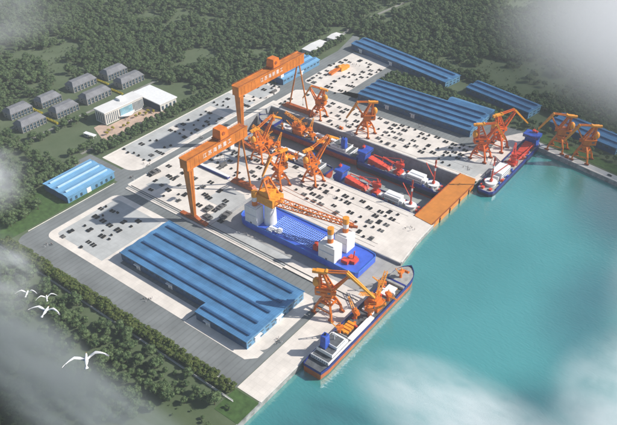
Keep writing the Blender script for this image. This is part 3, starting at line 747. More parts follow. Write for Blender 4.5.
def deck_crane(parent, x, y, z, s, yaw, lift, m='orange'):
    p = MB(); p.tube((0,0,0),(0,0,5),1.5,1.2,n=10); p.box(-1.8,2.6,-1.8,1.8,5,8.2); 
    o = p.build('deck_crane', m, parent, (x,y,z), rz=R(yaw)); o.scale = (s,s,s)
    b_ = MB(); e = (13*math.cos(R(lift)), 0, 6+13*math.sin(R(lift)))
    for sy in (-1,1): b_.bar((1.6,sy*1.1,6),(e[0],sy*.4,e[2]),.55)
    for k in range(4): u=(k+.5)/4; b_.bar((1.6+(e[0]-1.6)*u,-1.1+.7*u,6+(e[2]-6)*u),(1.6+(e[0]-1.6)*u,1.1-.7*u,6+(e[2]-6)*u),.35)
    b_.bar((-1,0,8),(-.6,0,11.5),.6); b_.bar((-.6,0,11.5),e,.2)
    b_.build('boom', m if m == 'red' else 'amber', o)
    c_ = MB(); c_.box(-3.6,-1.8,-1.5,1.5,5.2,7.4); c_.build('winch_house', m, o)
    return o
def supply_ship(label, loc, rz, L=147, lower='hullorange', s=1, deckdark=True):
    t = thing('supply_ship', label, 'ship', loc, rz); B = 19
    hm, dk = hullmesh(L, B, -9, 1.8, 3.0, None, -1.0, bowf=.86)
    hm.build('hull', ['blue', lower], t, smooth=False); dk.build('deck', 'deck', t)
    z0 = .6
    d = MB(); d.box(9,40,-8.2,8.2,z0,z0+2.6); dh = d.build('deckhouse', 'white', t)
    MB().box(9.6,39.6,-7.6,7.6,z0+2.6,z0+2.75).build('deckhouse_top', 'deck', dh)
    d = MB(); d.box(15,36,-7.2,7.2,z0+2.75,z0+5.2); d.box(22,33,-6.4,6.4,z0+5.3,z0+7.6); d2 = d.build('upper_deckhouse', 'white', t)
    d = MB(); d.box(15.8,21.6,-6.6,6.6,z0+5.2,z0+5.35); d.box(22.6,32.4,-5.8,5.8,z0+7.6,z0+7.75); d.build('upper_deck_floor', 'deck', d2)
    w_ = MB()
    for k in range(9): w_.box(22.0+k*1.2,22.7+k*1.2,-6.5,-6.4,z0+6,z0+7); w_.box(22.0+k*1.2,22.7+k*1.2,6.4,6.5,z0+6,z0+7)
    for k in range(8): w_.box(32.9,33.1,-5.6+k*1.5,-4.6+k*1.5,z0+6,z0+7); w_.box(8.9,9.0,-7+k*1.9,-6+k*1.9,z0+1,z0+2)
    w_.each('window', 'glass', d2)
    for x in (9,15): MB().box(x-.1,x+.3,-8.2+(.9 if x>10 else 0),8.2-(.9 if x>10 else 0),z0+(2.7 if x<10 else 5.2),z0+(3.7 if x<10 else 6.2)).build('railing', 'white', t)
    f = MB(); f.frus((20,3.2),2.9,2.6,z0+5,z0+17,.86); fo = f.build('funnel', 'cabinblue', t)
    MB().tube((20,3.2,z0+17),(20,3.2,z0+18.6),.8,n=10).build('exhaust_pipe', 'steel', fo)
    ma = MB(); ma.tube((28,0,z0+7.6),(28,0,z0+15),.35,.2,n=6); ma.bar((28,-2.2,z0+12),(28,2.2,z0+12),.25); ma.build('mast', 'white', t)
    MB().box(38.5,66,-8.4,-4.6,z0,z0+3.2).build('side_house', 'white', t)
    MB().box(66.5,71,-8.2,-4.4,z0,z0+2).build('side_house', 'white', t)
    cg = MB()
    for k in range(4): cg.box(44+k*3.3,46.4+k*3.3,-1,6.4,z0,z0+1.6+.3*(k%2))
    cg.build('beam_stack', 'amber', t)
    deck_crane(t, 40.5, 4.4, z0+2, .9, 150, 50); deck_crane(t, 63, 4.5, z0, 1.05, 70, 40); deck_crane(t, 72, -3, z0, 1.15, 290, 35)
    bh_ = MB(); bh_.box(78,90,-6.5,6.5,z0,z0+6); bh_.box(80,88,-4,4,z0+6,z0+9); bh_.tube((84,0,z0+9),(84,0,z0+13),2.2,1.5,n=12); bb = bh_.build('pile_frame', 'orange', t)
    b2 = MB(); b2.lattice((84,-2,z0+12),(104,3,z0+22),2.4,2.4,8,.4); b2.lattice((84,2,z0+12),(70,6,z0+20),2,2,6,.35); b2.build('lattice_boom', 'amber', bb)
    tk = MB()
    for k in range(5): tk.tube((93+k*2.2,5.6,z0),(93+k*2.2,5.6,z0+3),.9,n=10)
    tk.build('tank', 'white', t)
    deck_crane(t, 96, -5.5, z0, 1.0, 240, 25); deck_crane(t, 92, 2, z0, .95, 30, 45); deck_crane(t, 106, 6.6, z0, .9, 130, 40)
    h_ = MB(); h_.box(98,112,-4.5,3.8,z0,z0+1.9); h_.build('hatch_cover', 'white', t)
    h_ = MB(); h_.box(73.5,77.5,-4.5,5.5,z0,z0+1.9); h_.build('hatch_cover', 'white', t)
    cr_ = random.Random(int(L)+len(label))
    for k in range(26):
        x_ = cr_.uniform(42,114); y_ = cr_.uniform(-7.6,7.6); a_ = cr_.uniform(.5,1.4); b_2 = cr_.uniform(.5,1.6); h_2 = cr_.uniform(.7,2.4)
        MB().box(x_-a_,x_+a_,y_-b_2,y_+b_2,z0,z0+h_2).build('deck_locker', cr_.choice(('orange','white','amber','steelgrey','red')), t)
    fc = MB(); fc.box(116,118,-8.9,8.9,z0,z0+3.2); fc.build('breakwater', 'blue', t)
    # forecastle deck
    fd = MB(); pts = []
    for u in (.80,.84,.88,.92,.95,.97,.985):
        k = (u-.86)/.14 if u > .86 else 0; hb = B/2*(1-k**3.0)-.6; pts.append((u*L, max(hb,.05)))
    poly = pts + [(x,-y) for x,y in pts[::-1]]; fd.prism(poly[::-1], z0, z0+3.1); fd.build('forecastle_deck', 'deckpale', t)
    deck_crane(t, 124, 0, z0+3.1, .9, 170, 48)
    an = MB(); an.tube((133,-2.5,z0+3.6),(133,2.5,z0+3.6),.9,n=10); an.box(131.6,134.4,-3,3,z0+3.1,z0+3.4); an.build('windlass', 'orange', t)
    return t
supply_ship('long blue and orange supply ship moored at the quay in the foreground water', (139.3,-171,1.8), R(90), L=142)
supply_ship('blue and red supply ship in the far lane of the dry dock', (-6,108,-4.5), R(180), L=147, lower='hullred')
supply_ship('supply ship half hidden under the near wall of the dry dock', (-16,62,-5.5), R(180), L=132, lower='hullred')

def drill_ship(label, loc, rz, L=106, hull=('blue','hullred')):
    """local x from the blue tower end to the mast end"""
    t = thing('drilling_ship', label, 'ship', loc, rz); B = 19; k_ = L/106
    mb = MB(); dk = MB()
    pts = [(0,-7.2),(2.5,-9.2),(8,-B/2),(L-9,-B/2),(L-3,-B/2+1),(L,-B/2+4),(L,B/2-4),(L-3,B/2-1),(L-9,B/2),(8,B/2),(2.5,9.2),(0,7.2)]
    mb.prism(pts, -9.5, -6, 1); mb.prism(pts, -5.998, -.9, 2); mb.prism(pts, -.898, 1.6, 0); mb.build('hull', list(hull)+['navy'], t)
    inn = [(x+(1 if x < L/2 else -1), y*(.92)) for x,y in pts]; dk.prism(inn, 1.6, 1.66); dk.build('deck', 'deckpale', t)
    rl_ = MB()
    for (a_,b_) in (((4,-B/2+.4),(L-8,-B/2+.4)),((4,B/2-.4),(L-8,B/2-.4))): rl_.bar((*a_,2.2),(*b_,2.2),.8,1.3)
    rl_.build('bulwark', 'blue', t)
    tw = MB(); tw.add([(2*k_,-7.5,1.6),(9*k_,-7.5,1.6),(9*k_,7.5,1.6),(2*k_,7.5,1.6),(3*k_,-6,12),(10.5*k_,-6,12),(10.5*k_,6,12),(3*k_,6,12)],[(0,3,2,1),(4,5,6,7),(0,1,5,4),(1,2,6,5),(2,3,7,6),(3,0,4,7)])
    tw.box(1*k_,12*k_,-8.6,8.6,12,15.5); tw.box(-2,2*k_,-6,6,1.6,6); to = tw.build('bridge_tower', 'cabinblue', t)
    w_ = MB()
    for q in range(8): w_.box(12*k_,12*k_+.15,-8+q*2.1,-6.6+q*2.1,13,14.6)
    w_.each('window', 'glass', to)
    ra = MB(); ra.tube((4*k_,0,15.5),(4*k_,0,21),.5,.3,n=8); ra.box(2.5*k_,5.5*k_,-1.6,1.6,17,18.4); ra.box(2*k_,4*k_,2,4,15.5,17.5); ra.build('radar_mast', 'red', to)
    bx = MB(); bx.add([(13*k_,-5.5,1.7),(40*k_,-5.5,1.7),(40*k_,5.5,1.7),(13*k_,5.5,1.7),(13*k_,-4,8.5),(38*k_,-3.6,4.2),(38*k_,3.6,4.2),(13*k_,4,8.5)],[(0,3,2,1),(4,5,6,7),(0,1,5,4),(1,2,6,5),(2,3,7,6),(3,0,4,7)]); bx.build('sloping_ladder_house', 'red', t)
    tr = MB()
    for sy in (6.5,):
        tr.bar((14*k_,sy,8.5),(50*k_,sy,8.5),.8); 
        for q in range(4): tr.bar(((14+12*q)*k_,sy,1.6),((14+12*q)*k_,sy,8.5),.6)
    tr.build('truss', 'red', t)
    deck_crane(t, 50*k_, 1, 1.6, 1.5, 200, 20, 'red'); 
    lt = MB(); lt.lattice((50*k_,3,1.6),(52*k_,3,17),2.6,2.6,7,.4); lt.box(46*k_,54*k_,-4,5.5,1.6,4.4); lt.build('winch_frame', 'red', t)
    dr_ = random.Random(int(L*3))
    for q in range(20):
        x_ = dr_.uniform(13,100)*k_; y_ = dr_.choice((-1,1))*dr_.uniform(5.8,7.8); a_ = dr_.uniform(.5,1.6); h_2 = dr_.uniform(.8,2.6)
        MB().box(x_-a_,x_+a_,y_-.7,y_+.7,1.66,1.66+h_2).build('deck_locker', dr_.choice(('red','white','steelgrey','cabinblue','orange')), t)
    for q in range(5):
        MB().tube(((16+q*5)*k_,-5,6.8-q*.5),((16+q*5)*k_,5,6.8-q*.5),.45,n=8).build('pipe', 'hullred', t)
    MB().box(57*k_,62*k_,-6,0,1.6,5.2).build('small_house', 'white', t)
    h_ = MB(); h_.box(64*k_,82*k_,-6.5,5.5,1.6,9.2); h_.box(80*k_,85*k_,-4.5,3.5,1.6,6.5); ho = h_.build('deckhouse', 'white', t)
    w_ = MB()
    for q in range(10):
        for zz in (3,6): w_.box((65+q*1.65)*k_,(65.9+q*1.65)*k_,-6.62,-6.5,zz,zz+1.2); w_.box((65+q*1.65)*k_,(65.9+q*1.65)*k_,5.5,5.62,zz,zz+1.2)
    w_.each('window', 'glass', ho)
    dd = MB(); dd.tube((93*k_,0,1.6),(93*k_,0,4.6),5.6,5.6,n=28); dd.tube((93*k_,0,4.6),(93*k_,0,5.4),6.6,6.6,n=28); dd.build('round_platform', 'white', t)
    mp_ = MB(); mp_.tube((93*k_,0,5.4),(93*k_,0,30),.95,.6,n=10); mp_.box(93*k_-1.3,93*k_+1.3,-1.3,1.3,5.4,8); mp_.bar((93*k_-2.4,0,26),(93*k_+2.4,0,26),.5); mo = mp_.build('mast', 'red', t)
    MB().tube((93*k_,0,21),(93*k_,0,24),.98,.95,n=10).build('mast_band', 'white', mo)
    MB().tube((93*k_,0,30),(93*k_,0,33.5),1.2,.8,n=10).build('mast_head', 'hullred', mo)
    bb_ = MB(); bb_.bar((93*k_,0,12),(78*k_,9,21),.7); bb_.build('derrick_boom', 'red', mo)
    md = MB(); md.box(101*k_,104*k_,-5,-2,1.6,3.6); md.box(100*k_,103*k_,3,6,1.6,3.2); md.build('winch', 'red', t)
    return t
drill_ship('blue and red drilling ship moored outside the dock gate, bow to the narrow quay', (134.6,246,-1), R(-90), 124)
drill_ship('drilling ship in the far lane of the dry dock, next to the orange gate', (-6,107.5,-8), R(0), 104).scale.y = .9
drill_ship('drilling ship in the near lane of the dry dock, under the storage yard edge', (-4,61,-8), R(0), 102).scale.y = .8

# ------------------------------------------------------------------ crane barge
t = thing('crane_barge', 'bright blue flat crane barge on the slipway with white towers and striped funnels', 'barge', (-31,-49.5,SZ)); t.scale.x = .965
L, B = 143, 35
pts = [(0,-7),(2,-12),(7,-16),(14,-B/2),(L-10,-B/2),(L-2,-B/2+1.5),(L,-B/2+4),(L,B/2-4),(L-2,B/2-1.5),(L-10,B/2),(14,B/2),(7,16),(2,12),(0,7)]
mb = MB(); mb.prism(pts, .9, 6.6); mb.build('hull', 'bargeblue', t)
kb = MB()
for k in range(12): kb.box(10+k*11, 13+k*11, -13, 13, 0, .9)
kb.build('keel_block', 'timber', t)
mb = MB()
for a_, b_ in zip(pts, pts[1:]+pts[:1]): mb.bar((a_[0],a_[1]*.985,7.1), (b_[0],b_[1]*.985,7.1), .6, 1.1)
mb.build('bulwark', 'skyblue', t)
gr = MB()
for i in range(24):
    x = 38+i*2.1; gr.box(x,x+.7,-12,12,6.6,7.0)
for j in range(9): gr.box(36,90,-12.4+j*3,-12+j*3,6.6,7.15)
gr.build('deck_grid', 'gridblue', t)
def stripes(parent, x, y, z, r, h):
    o = MB().tube((x,y,z),(x,y,z+h*.3),r,n=16).build('funnel', 'orange', parent)
    MB().tube((x,y,z+h*.3),(x,y,z+h*.62),r*.97,n=16).build('funnel_band', 'white', o)
    MB().tube((x,y,z+h*.62),(x,y,z+h),r*1.08,n=16).build('funnel_top', 'amber', o)
    return o
def block(x0,x1,y0,y1,h):
    mb = MB(); mb.box(x0,x1,y0,y1,6.6,6.6+h); mb.frus(((x0+x1)/2,(y0+y1)/2),(x1-x0)/2*.8,(y1-y0)/2*.8,6.6+h,7.8+h,.95)
    o = mb.build('deckhouse', 'white', t)
    MB().box((x0+x1)/2-1,(x0+x1)/2+1,y0-.12,y0+.05,6.7,9.2).build('door', 'steelgrey', o)
    MB().box(x0+1,x1-1,y0-.9,y0,6.6+h*.55,6.6+h*.58).build('gallery', 'white', o)
block(12,27,-17,-7,19); stripes(t, 21, -12, 26.8, 2.7, 15)
tw = MB(); tw.tube((33,-4,6.6),(33,-4,29),6.2,5.4,n=28); tw.tube((33,-4,29),(33,-4,30.5),6.4,6.4,n=28); tw.build('crane_tower', 'white', t, smooth=False)
MB().ball((27,-9,33),2,2,2).build('radome', 'white', t, smooth=True)
hs = MB(); hs.box(23,43,-11.5,4.5,30.5,39); hs.box(25,37,-10,3,39,43.5); hs.box(19,23,-9,2,31,37.5); hs.box(30,41,4.5,6.5,32,37); ho = hs.build('slewing_house', 'amber', t)
MB().box(38,42.5,-10.8,-7,33,37).build('cab', 'amber', ho)
af = MB()
for sy in (-10,3): af.bar((39,sy,38),(29,-3.5+(sy+3.5)*.5,54),1.5); af.bar((24,sy,38),(28,-3.5+(sy+3.5)*.5,54),1.3)
af.bar((29,-7,54),(29,0,54),1.8); 
for k in range(3): af.bar((36-k*2.5,-9+k*1.1,41+k*4),(36-k*2.5,2-k*1.1,41+k*4),.6)
af.build('a_frame', 'orange', ho)
bm_ = MB()
bm_.lattice((42,-3.5,34),(116,15,28),7,5.5,16,.75,w2=3.2); bm_.build('lattice_boom', 'orange', ho)
bm_ = MB(); bm_.bar((29,-6,53.5),(118,14,30.5),.3); bm_.bar((29,-1,53.5),(118,17,30.5),.3); bm_.tube((113,13.2,28),(120,16.5,27.5),1.8,1.3,n=10); bm_.build('boom_tip', 'orangedk', ho)
hp = MB(); hp.box(38,44,-16,-9,6.6,8.6); hp.box(42,52,-13,-8.5,6.6,8.0); hp.box(47,51,-14.5,-7,8.0,8.9); hp.build('deck_box', 'white', t)
block(101,119,-17,-5.5,16); stripes(t, 110, -11, 23.8, 2.8, 15)
block(105,119,2,14.5,16); stripes(t, 112, 9, 23.8, 2.8, 15)
rm = MB(); rm.box(91,96,-12,-6,6.6,12); rm.tube((93,-9,12),(93,-9,14),2,n=10); rm.bar((95,-6,9),(104,0,16),.8); rm.build('deck_winch', 'red', t)
rm = MB(); rm.box(122,129,-11,-6,6.6,10); rm.box(127,134,-7,0,6.6,9.4); rm.tube((130,-3,9.4),(131,-3,18),.6,n=8); rm.box(124,131,-3,2,6.6,8.6); rm.build('deck_winch', 'red', t)

# ------------------------------------------------------------------ small yard things
# measured yard stacks: (kind, x, y)
D_ = [('s',-217.7,-44.9),('s',-208.7,-47.4),('s',-202.4,-44.2),('s',-194.3,-44.5),('s',-183.5,-47),('s',-177.5,-44.1),('s',-184.9,-15.5),('s',-203,-10.4),('s',-208.8,-14.8),('d',-184.9,-26),('d',-178.3,-25.8),('d',-210.9,-25.5),('d',-134.3,-81.4),('d',-143.3,-67),('d',-152.8,-39),('d',-138.4,-52.5),('d',-119.8,-70.9),('g',-184.1,-35.3),('g',-131.9,-68.9),('G',-155.3,-56.9),('s',-216.2,96.6),('s',-208.3,94),('s',-201.4,97.1),('s',-193.9,97.8),('s',-208.5,105.1),('s',-207.6,73.4),('s',-206.4,63.9),('s',-209.2,45.5),('s',-199.4,51.9),('s',-209,26),('s',-201.3,16.5),('s',-196.4,25.2),('s',-193.9,16.5),('s',-195.2,40.4),('s',-183.7,25.1),('s',-184.7,45.8),('s',-181.8,51.9),('s',-192.7,64.2),('s',-180.7,63.4),('s',-182.5,-8.4),('d',-209.6,114),('d',-201.8,73.6),('d',-206.8,34.7),('d',-207.9,15.7),('d',-185,34.8),('d',-183.6,14.3),('d',-189.1,56.1),('d',-181.9,71.7),('s',-146.7,-128.5),('s',-129.7,-128.2),('s',-137.4,-140),('s',-137.9,-160.7),('s',-118.8,-154.9),('s',-106.7,-154.8),('s',-103.7,-160),('d',-148.1,-133.4),('d',-136.2,-129.2),('d',-141.2,-145),('d',-130.9,-145),('d',-141.8,-173.8),('d',-129.4,-161.8),('d',-120.1,-145.7),('d',-107.8,-145.9),('d',-112.7,-160.9),('g',-140.7,-183.3),('d',-115.5,-174),('d',-108.5,-174.2),('s',-114.6,-183.1),('d',-113.9,-134.2),('d',-103.7,-125),('s',-102.6,-134.8),('d',-100.7,-66.2),('d',-131.3,-53.9),('d',-131.3,-39.9),('d',-155.2,-63.5),('g',-98.1,-77.6),('g',-130.8,-48.9),('g',-117.5,-57.9),('s',-115.7,-81.2),('s',-105.8,-70.1),('s',-97.3,-50.6),('d',-95.6,-34.4),('d',-77.3,-40.3),('d',-84.7,-54.1),('d',-77.6,-55.8),('d',-76.3,-70.9),('d',-57.7,-68.3),('d',-60.4,-49.7),('d',-41.6,-77.2),('g',-114.1,-39.3),('g',-96.1,-45.3),('G',-64.6,-70.1),('G',-57.1,-59.7),('G',-44.1,-67.3),('G',-55.7,-80.2),('d',-183,114.7),('d',-176.9,115),('d',-202,160.9),('d',-190.4,161.4),('d',-178.5,161.3),('s',-198.2,131.7),('s',-183.5,126),('s',-181.1,131.4),('s',-199.4,176.3),('s',-192.3,177.9),('s',-185.2,170.1),('s',-205.4,175.1),('s',-179.6,178.2),('s',-178.6,140.9),('s',-187.3,137.3),('s',-186.3,176.3),('s',-125.7,7.5),('s',-115.9,-2.8),('s',-124.7,11.6),('s',-96.6,-2.3),('s',-114.9,19.1),('s',-84.8,-10.1),('s',-59.6,-0),('d',-108.1,8.2),('d',-125.8,26.3),('d',-116,25.1),('d',-107.4,19.8),('d',-85.9,-3.9),('d',-85.3,26.6),('d',-74.8,25.8),('d',-74.3,17.1),('d',-67.6,1.6),('d',-68,31),('d',-60.1,24.7),('d',-125.7,-2.6),('g',-107.4,-1.8),('g',-107.6,-8.5),('g',-96.3,23.2),('g',-73.7,-9.9),('g',-74.9,6.3),('g',-53.2,4.9),('d',-44.3,41.7),('d',-29.1,31.2),('d',-6.5,27.1),('d',0.4,32.4),('d',-7,18.6),('d',0.8,12.7),('d',8.7,24),('d',29.1,29.5),('d',47.7,32.4),('d',37.1,21.5),('d',29.4,9.2),('d',48.7,9.8),('d',1.2,-15.8),('d',58.9,27.2),('s',-17.2,8.5),('s',1.1,24.6),('s',9.5,33.4),('s',17.8,33),('s',1.3,2.4),('s',37.7,30.3),('s',29.7,21.4),('s',24.1,20.8),('s',49.1,-0),('s',60.6,9.6),('g',-16.8,17.7),('g',-6,6.9),('g',9.7,12.6),('g',9,3.3),('g',17.8,3.3),('g',37.8,0.7),('g',9.5,-16.2),('g',18,-15.9),('s',78.7,25.6),('s',87,34.6),('s',79.2,3.3),('s',72.5,0.1),('s',79.9,-14.3),('s',61.5,0),('d',71.2,28.6),('d',78,33.8),('d',71.1,19.7),('d',86.6,25.3),('d',78.9,13.9),('d',72.1,-10.1),('g',71.8,8.5),('g',87.2,14.1),('g',87.7,3.6),('g',86.9,-11.8),('d',-98.2,184.1),('d',-75.7,181.3),('d',-69.7,185.9),('d',-76.4,173.2),('d',-49,147.9),('d',-41.9,155.3),('d',-49.6,164.4),('d',-31.1,186.6),('d',-9.2,183.5),('d',-1.7,188.2),('d',-8.7,174.2),('d',6.4,180.1),('d',-1.6,169),('d',26.9,149.8),('g',-85.9,180.7),('g',-75.2,161.7),('g',-59.9,157.3),('g',-59.9,140.8),('g',-19.6,183),('g',-59.2,178.1),('g',-8.2,163.2),('g',6.7,169.7),('g',6.9,159.4),('g',15.6,159.8),('g',-7.5,146.5),('g',7.4,142.7),('g',15.7,143),('s',-68.3,156.8),('s',-68.1,139.9),('s',-60.1,186.9),('s',-48.8,154.7),('s',-1.2,159.1),('s',-0.7,141.9),('s',-19,164.4),('s',-1.3,179.9),('s',-7.6,155),('d',26.4,185.7),('d',34.1,178.2),('d',26.7,166.3),('d',45.5,167),('d',45.8,150.1),('d',56.9,156.9),('d',44.4,189.1),('d',56.9,185.9),('d',67,186.4),('d',67.6,177.2),('d',68.8,166),('d',75.1,171.5),('d',83.9,162.9),('g',34.9,157.5),('s',6.9,188.7),('s',15.5,188.7),('s',26.9,177.5),('s',34.9,186.6),('s',26.9,156.7),('s',45.8,157.8),('s',57.2,167.2),('s',75.3,161.4),('s',68.5,148.4),('s',75.3,144.7),('s',69,158.3),('d',74.9,191),('d',82.6,182.8),('d',83.5,171.4),('s',75.4,183.2),('s',83.9,144),('s',83.1,192),('d',-160.8,289.5),('d',-160.1,299.3),('d',-167.1,272.4),('d',-160.3,255.7),('d',-154.2,244.5),('d',-161,217.5),('d',-133.2,235.9),('d',-131.1,217.4),('d',-124.2,267.6),('d',-112.2,267.3),('d',-119.6,281.7),('d',-143.2,309.5),('d',-112.5,236.4),('d',-106,237.6),('d',-111.4,218.4),('s',-165.3,279.1),('s',-161.8,235.2),('s',-132.5,227.2),('s',-132.9,246.4),('s',-132.6,267.7),('s',-124.8,257.1),('s',-113.2,257.6),('s',-132.1,308.9),('s',-112.5,247),('s',-124.9,218.8),('s',-104.3,219.2),('s',-112.8,208.2),('s',-133.1,207.4),('s',-122.3,298.9),('g',-163,243.4),('g',-161.5,226.5),('g',-153.6,233),('g',-131,254.8),('g',-152.1,297.3),('d',-105,300.6),('d',-107.9,282),('s',-157.3,273.5),('s',-119.1,273.4),('s',-105.9,272.1),('s',-104.7,292.2),('g',-125.2,307.6),('g',-114,292.2),('d',-147.8,161.1),('d',-148.1,144.6),('d',-138,183.4),('d',-114.2,181.5),('d',-107.8,172.9),('d',-86.2,151.7),('g',-152.6,216.7),('g',-97.8,175.4),('g',-97.9,163.5),('g',-75.2,145.2),('s',-147.8,151.4),('s',-107.4,182.3),('s',-85.7,162.8)]
protoS = {}
def stack_proto(kind):
    mb = MB()
    if kind == 'd':
        mb.box(-3.1,-.65,-2.2,2.2,.2,.95,0); mb.box(-2.8,-.9,-2.0,2.0,.95,1.1,0); mb.box(.65,3.1,-2.2,2.1,.2,.8,0)
        for y in (-1.4,1.4): mb.box(-3,3,y-.2,y+.2,.05,.25,1)
        mb.box(-3.1,-2.9,-2.2,2.2,.05,.4,1); return mb.build('plate_stack', ['steel','timber'])
    if kind == 's':
        mb.box(-1.1,1.1,-1.1,1.1,.2,1.2,0); mb.box(-.9,.7,-.9,1.0,1.2,1.6,0); mb.box(-1.3,1.3,-.2,.2,.05,.2,1); return mb.build('steel_bundle', ['steel','timber'])
    if kind == 'g':
        mb.box(-2.9,-.5,-2.1,2.1,.2,1.1,0); mb.box(.5,2.9,-2.1,2.0,.2,.9,0); mb.box(-2.2,-.8,-1.6,1.6,1.1,1.25,1); return mb.build('section_stack', ['steelgrey','steel'])
    for k in range(3): mb.box(-5+k*3.4,-2+k*3.4,-2.8,2.8,.2,2.2+.5*(k%2),0)
    mb.box(-5.2,5.4,-1,-.6,.05,.2,1); mb.box(-4,3,-2,2,2.2,2.3,1); return mb.build('hull_section', ['steelgrey','steel'])
INFO = {'d': ('double stack of dark steel plates, %s','steel stack','dark double plate stacks on the storage yards'),
        's': ('small single bundle of dark steel, %s','steel bundle','small dark steel bundles on the storage yards'),
        'g': ('double stack of grey steel sections, %s','steel stack','grey double steel stacks on the storage yards'),
        'G': ('large grey block of ship hull sections, %s','hull section','large grey hull sections near the nearer gantry crane')}
rnd = random.Random(11); counts = {}
for kind, x, y in D_:
    counts[kind] = counts.get(kind, 0)+1
    if kind not in protoS: o = protoS[kind] = stack_proto(kind)
    else: o = protoS[kind].copy(); COL.objects.link(o)
    o.location = (x, y, .05); o.rotation_euler.z = R(rnd.choice((0,0,0,90,180)) + rnd.uniform(-6,6)) + (math.pi/2 if kind == 'G' else 0)
    k = rnd.uniform(.75,1.05)*(1.25 if kind == 'G' else 1); o.scale = (k, k*rnd.uniform(.9,1.15), rnd.uniform(.7,1.3)); lab, cat, grp = INFO[kind]
    if x < -172: zn = 'back parking strip nearest the small blue hall' if y < 22 else ('middle back parking strip' if y < 82 else 'back parking strip behind the taller gantry')
    elif y < -103: zn = 'square grey lot left of the front hall'
    elif y > 205: zn = 'storage yard at the top'
    elif y > 133: zn = 'far dock yard left of the lone crane' if x < -28 else ('far dock yard before the wide hall' if x < 62 else 'far dock yard corner by the pair of cranes')
    elif x < -66: zn = 'main yard left of the nearer gantry' if y < -20 else 'main yard behind the nearer gantry'
    elif y < -20: zn = 'main yard right of the gantry leg'
    else: zn = 'main yard between crane barge and dock' if x < 45 else 'main yard corner near the orange gate'
    lab = lab % zn; grp = grp + ', ' + zn; tag(o, lab, cat, grp)

# capstans
def capstan(loc, label):
    t = thing('mooring_winch', label, 'mooring winch', loc)
    MB().box(-2.2,2.2,-1.6,1.6,0,.6).build('base', 'orangedk', t)
    mb = MB(); mb.tube((-1.6,0,1.7),(1.6,0,1.7),1.1,n=12); mb.tube((-1.8,0,1.7),(-1.5,0,1.7),1.6,n=12); mb.tube((1.5,0,1.7),(1.8,0,1.7),1.6,n=12); mb.build('drum', 'orange', t)
capstan((-54,139,.05), 'small orange mooring winch at the far dock edge left of the lone crane')
capstan((177,236.5,.03), 'small orange mooring winch between the two narrow quay cranes')
# car on narrow quay
t = thing('parked_car', 'tiny black car parked near the far end of the narrow quay', 'car', (226,228.5,.03), R(-10))
mb = MB(); mb.box(-2.3,2.3,-.95,.95,.35,.95); mb.frus((-.2,0),1.5,.85,.95,1.5,.72); mb.build('body', 'steel', t)
for sx in (-1.4,1.4):
    for sy in (-.9,.9): MB().tube((sx,sy-.12,.35),(sx,sy+.12,.35),.35,n=12).build('wheel', 'black', t)
MB().frus((-.2,0),1.38,.87,1.0,1.4,.8).build('windows', 'glass', t)

# lamp / people
def person_mesh(cloth, pose):
    me = bpy.data.meshes.new('person'); st_ = .22*pose
    V = [(0,0,.95),(0,0,1.2),(0,0,1.42),(0,0,1.52),(0,.01,1.66),(0,0,1.76),
         (.1,0,.9),(.11,st_,.5),(.11,st_*1.4-.06,.07),(.11,st_*1.4+.14,.03),
         (-.1,0,.9),(-.11,-st_,.5),(-.11,-st_*1.6-.05,.07),(-.11,-st_*1.6+.14,.03),
         (.2,0,1.4),(.26,-.08*pose,1.14),(.27,.08*pose,.9),(.27,.1*pose,.82),
         (-.2,0,1.4),(-.26,.08*pose,1.14),(-.27,.2*pose,.92),(-.27,.22*pose,.84)]
    E2 = [(0,1),(1,2),(2,3),(3,4),(4,5),(0,6),(6,7),(7,8),(8,9),(0,10),(10,11),(11,12),(12,13),(2,14),(14,15),(15,16),(16,17),(2,18),(18,19),(19,20),(20,21)]
    me.from_pydata(V, E2, []); me.materials.append(M[cloth])
    o = bpy.data.objects.new('person', me); COL.objects.link(o)
    md = o.modifiers.new('s', 'SKIN'); rr = [.14,.13,.14,.06,.1,.08,.1,.07,.045,.035,.1,.07,.045,.035,.07,.05,.035,.03,.07,.05,.035,.03]
    for i, r_ in enumerate(rr): me.skin_vertices[0].data[i].radius = (r_, r_*.8)
    me.skin_vertices[0].data[0].use_root = True
    dg = bpy.context.evaluated_depsgraph_get(); dg.update()
    m2 = bpy.data.meshes.new_from_object(o.evaluated_get(dg)); bpy.data.objects.remove(o)
    m2.materials.clear(); m2.materials.append(M[cloth]); m2.materials.append(M['skin'])
    for p_ in m2.polygons:
        if p_.center.z > 1.5: p_.material_index = 1
    return m2
PM = {('dark',0): person_mesh('cloth_dark',.4), ('dark',1): person_mesh('cloth_dark',1), ('white',0): person_mesh('cloth_white',.6), ('white',1): person_mesh('cloth_white',-.9)}
rnd = random.Random(8)
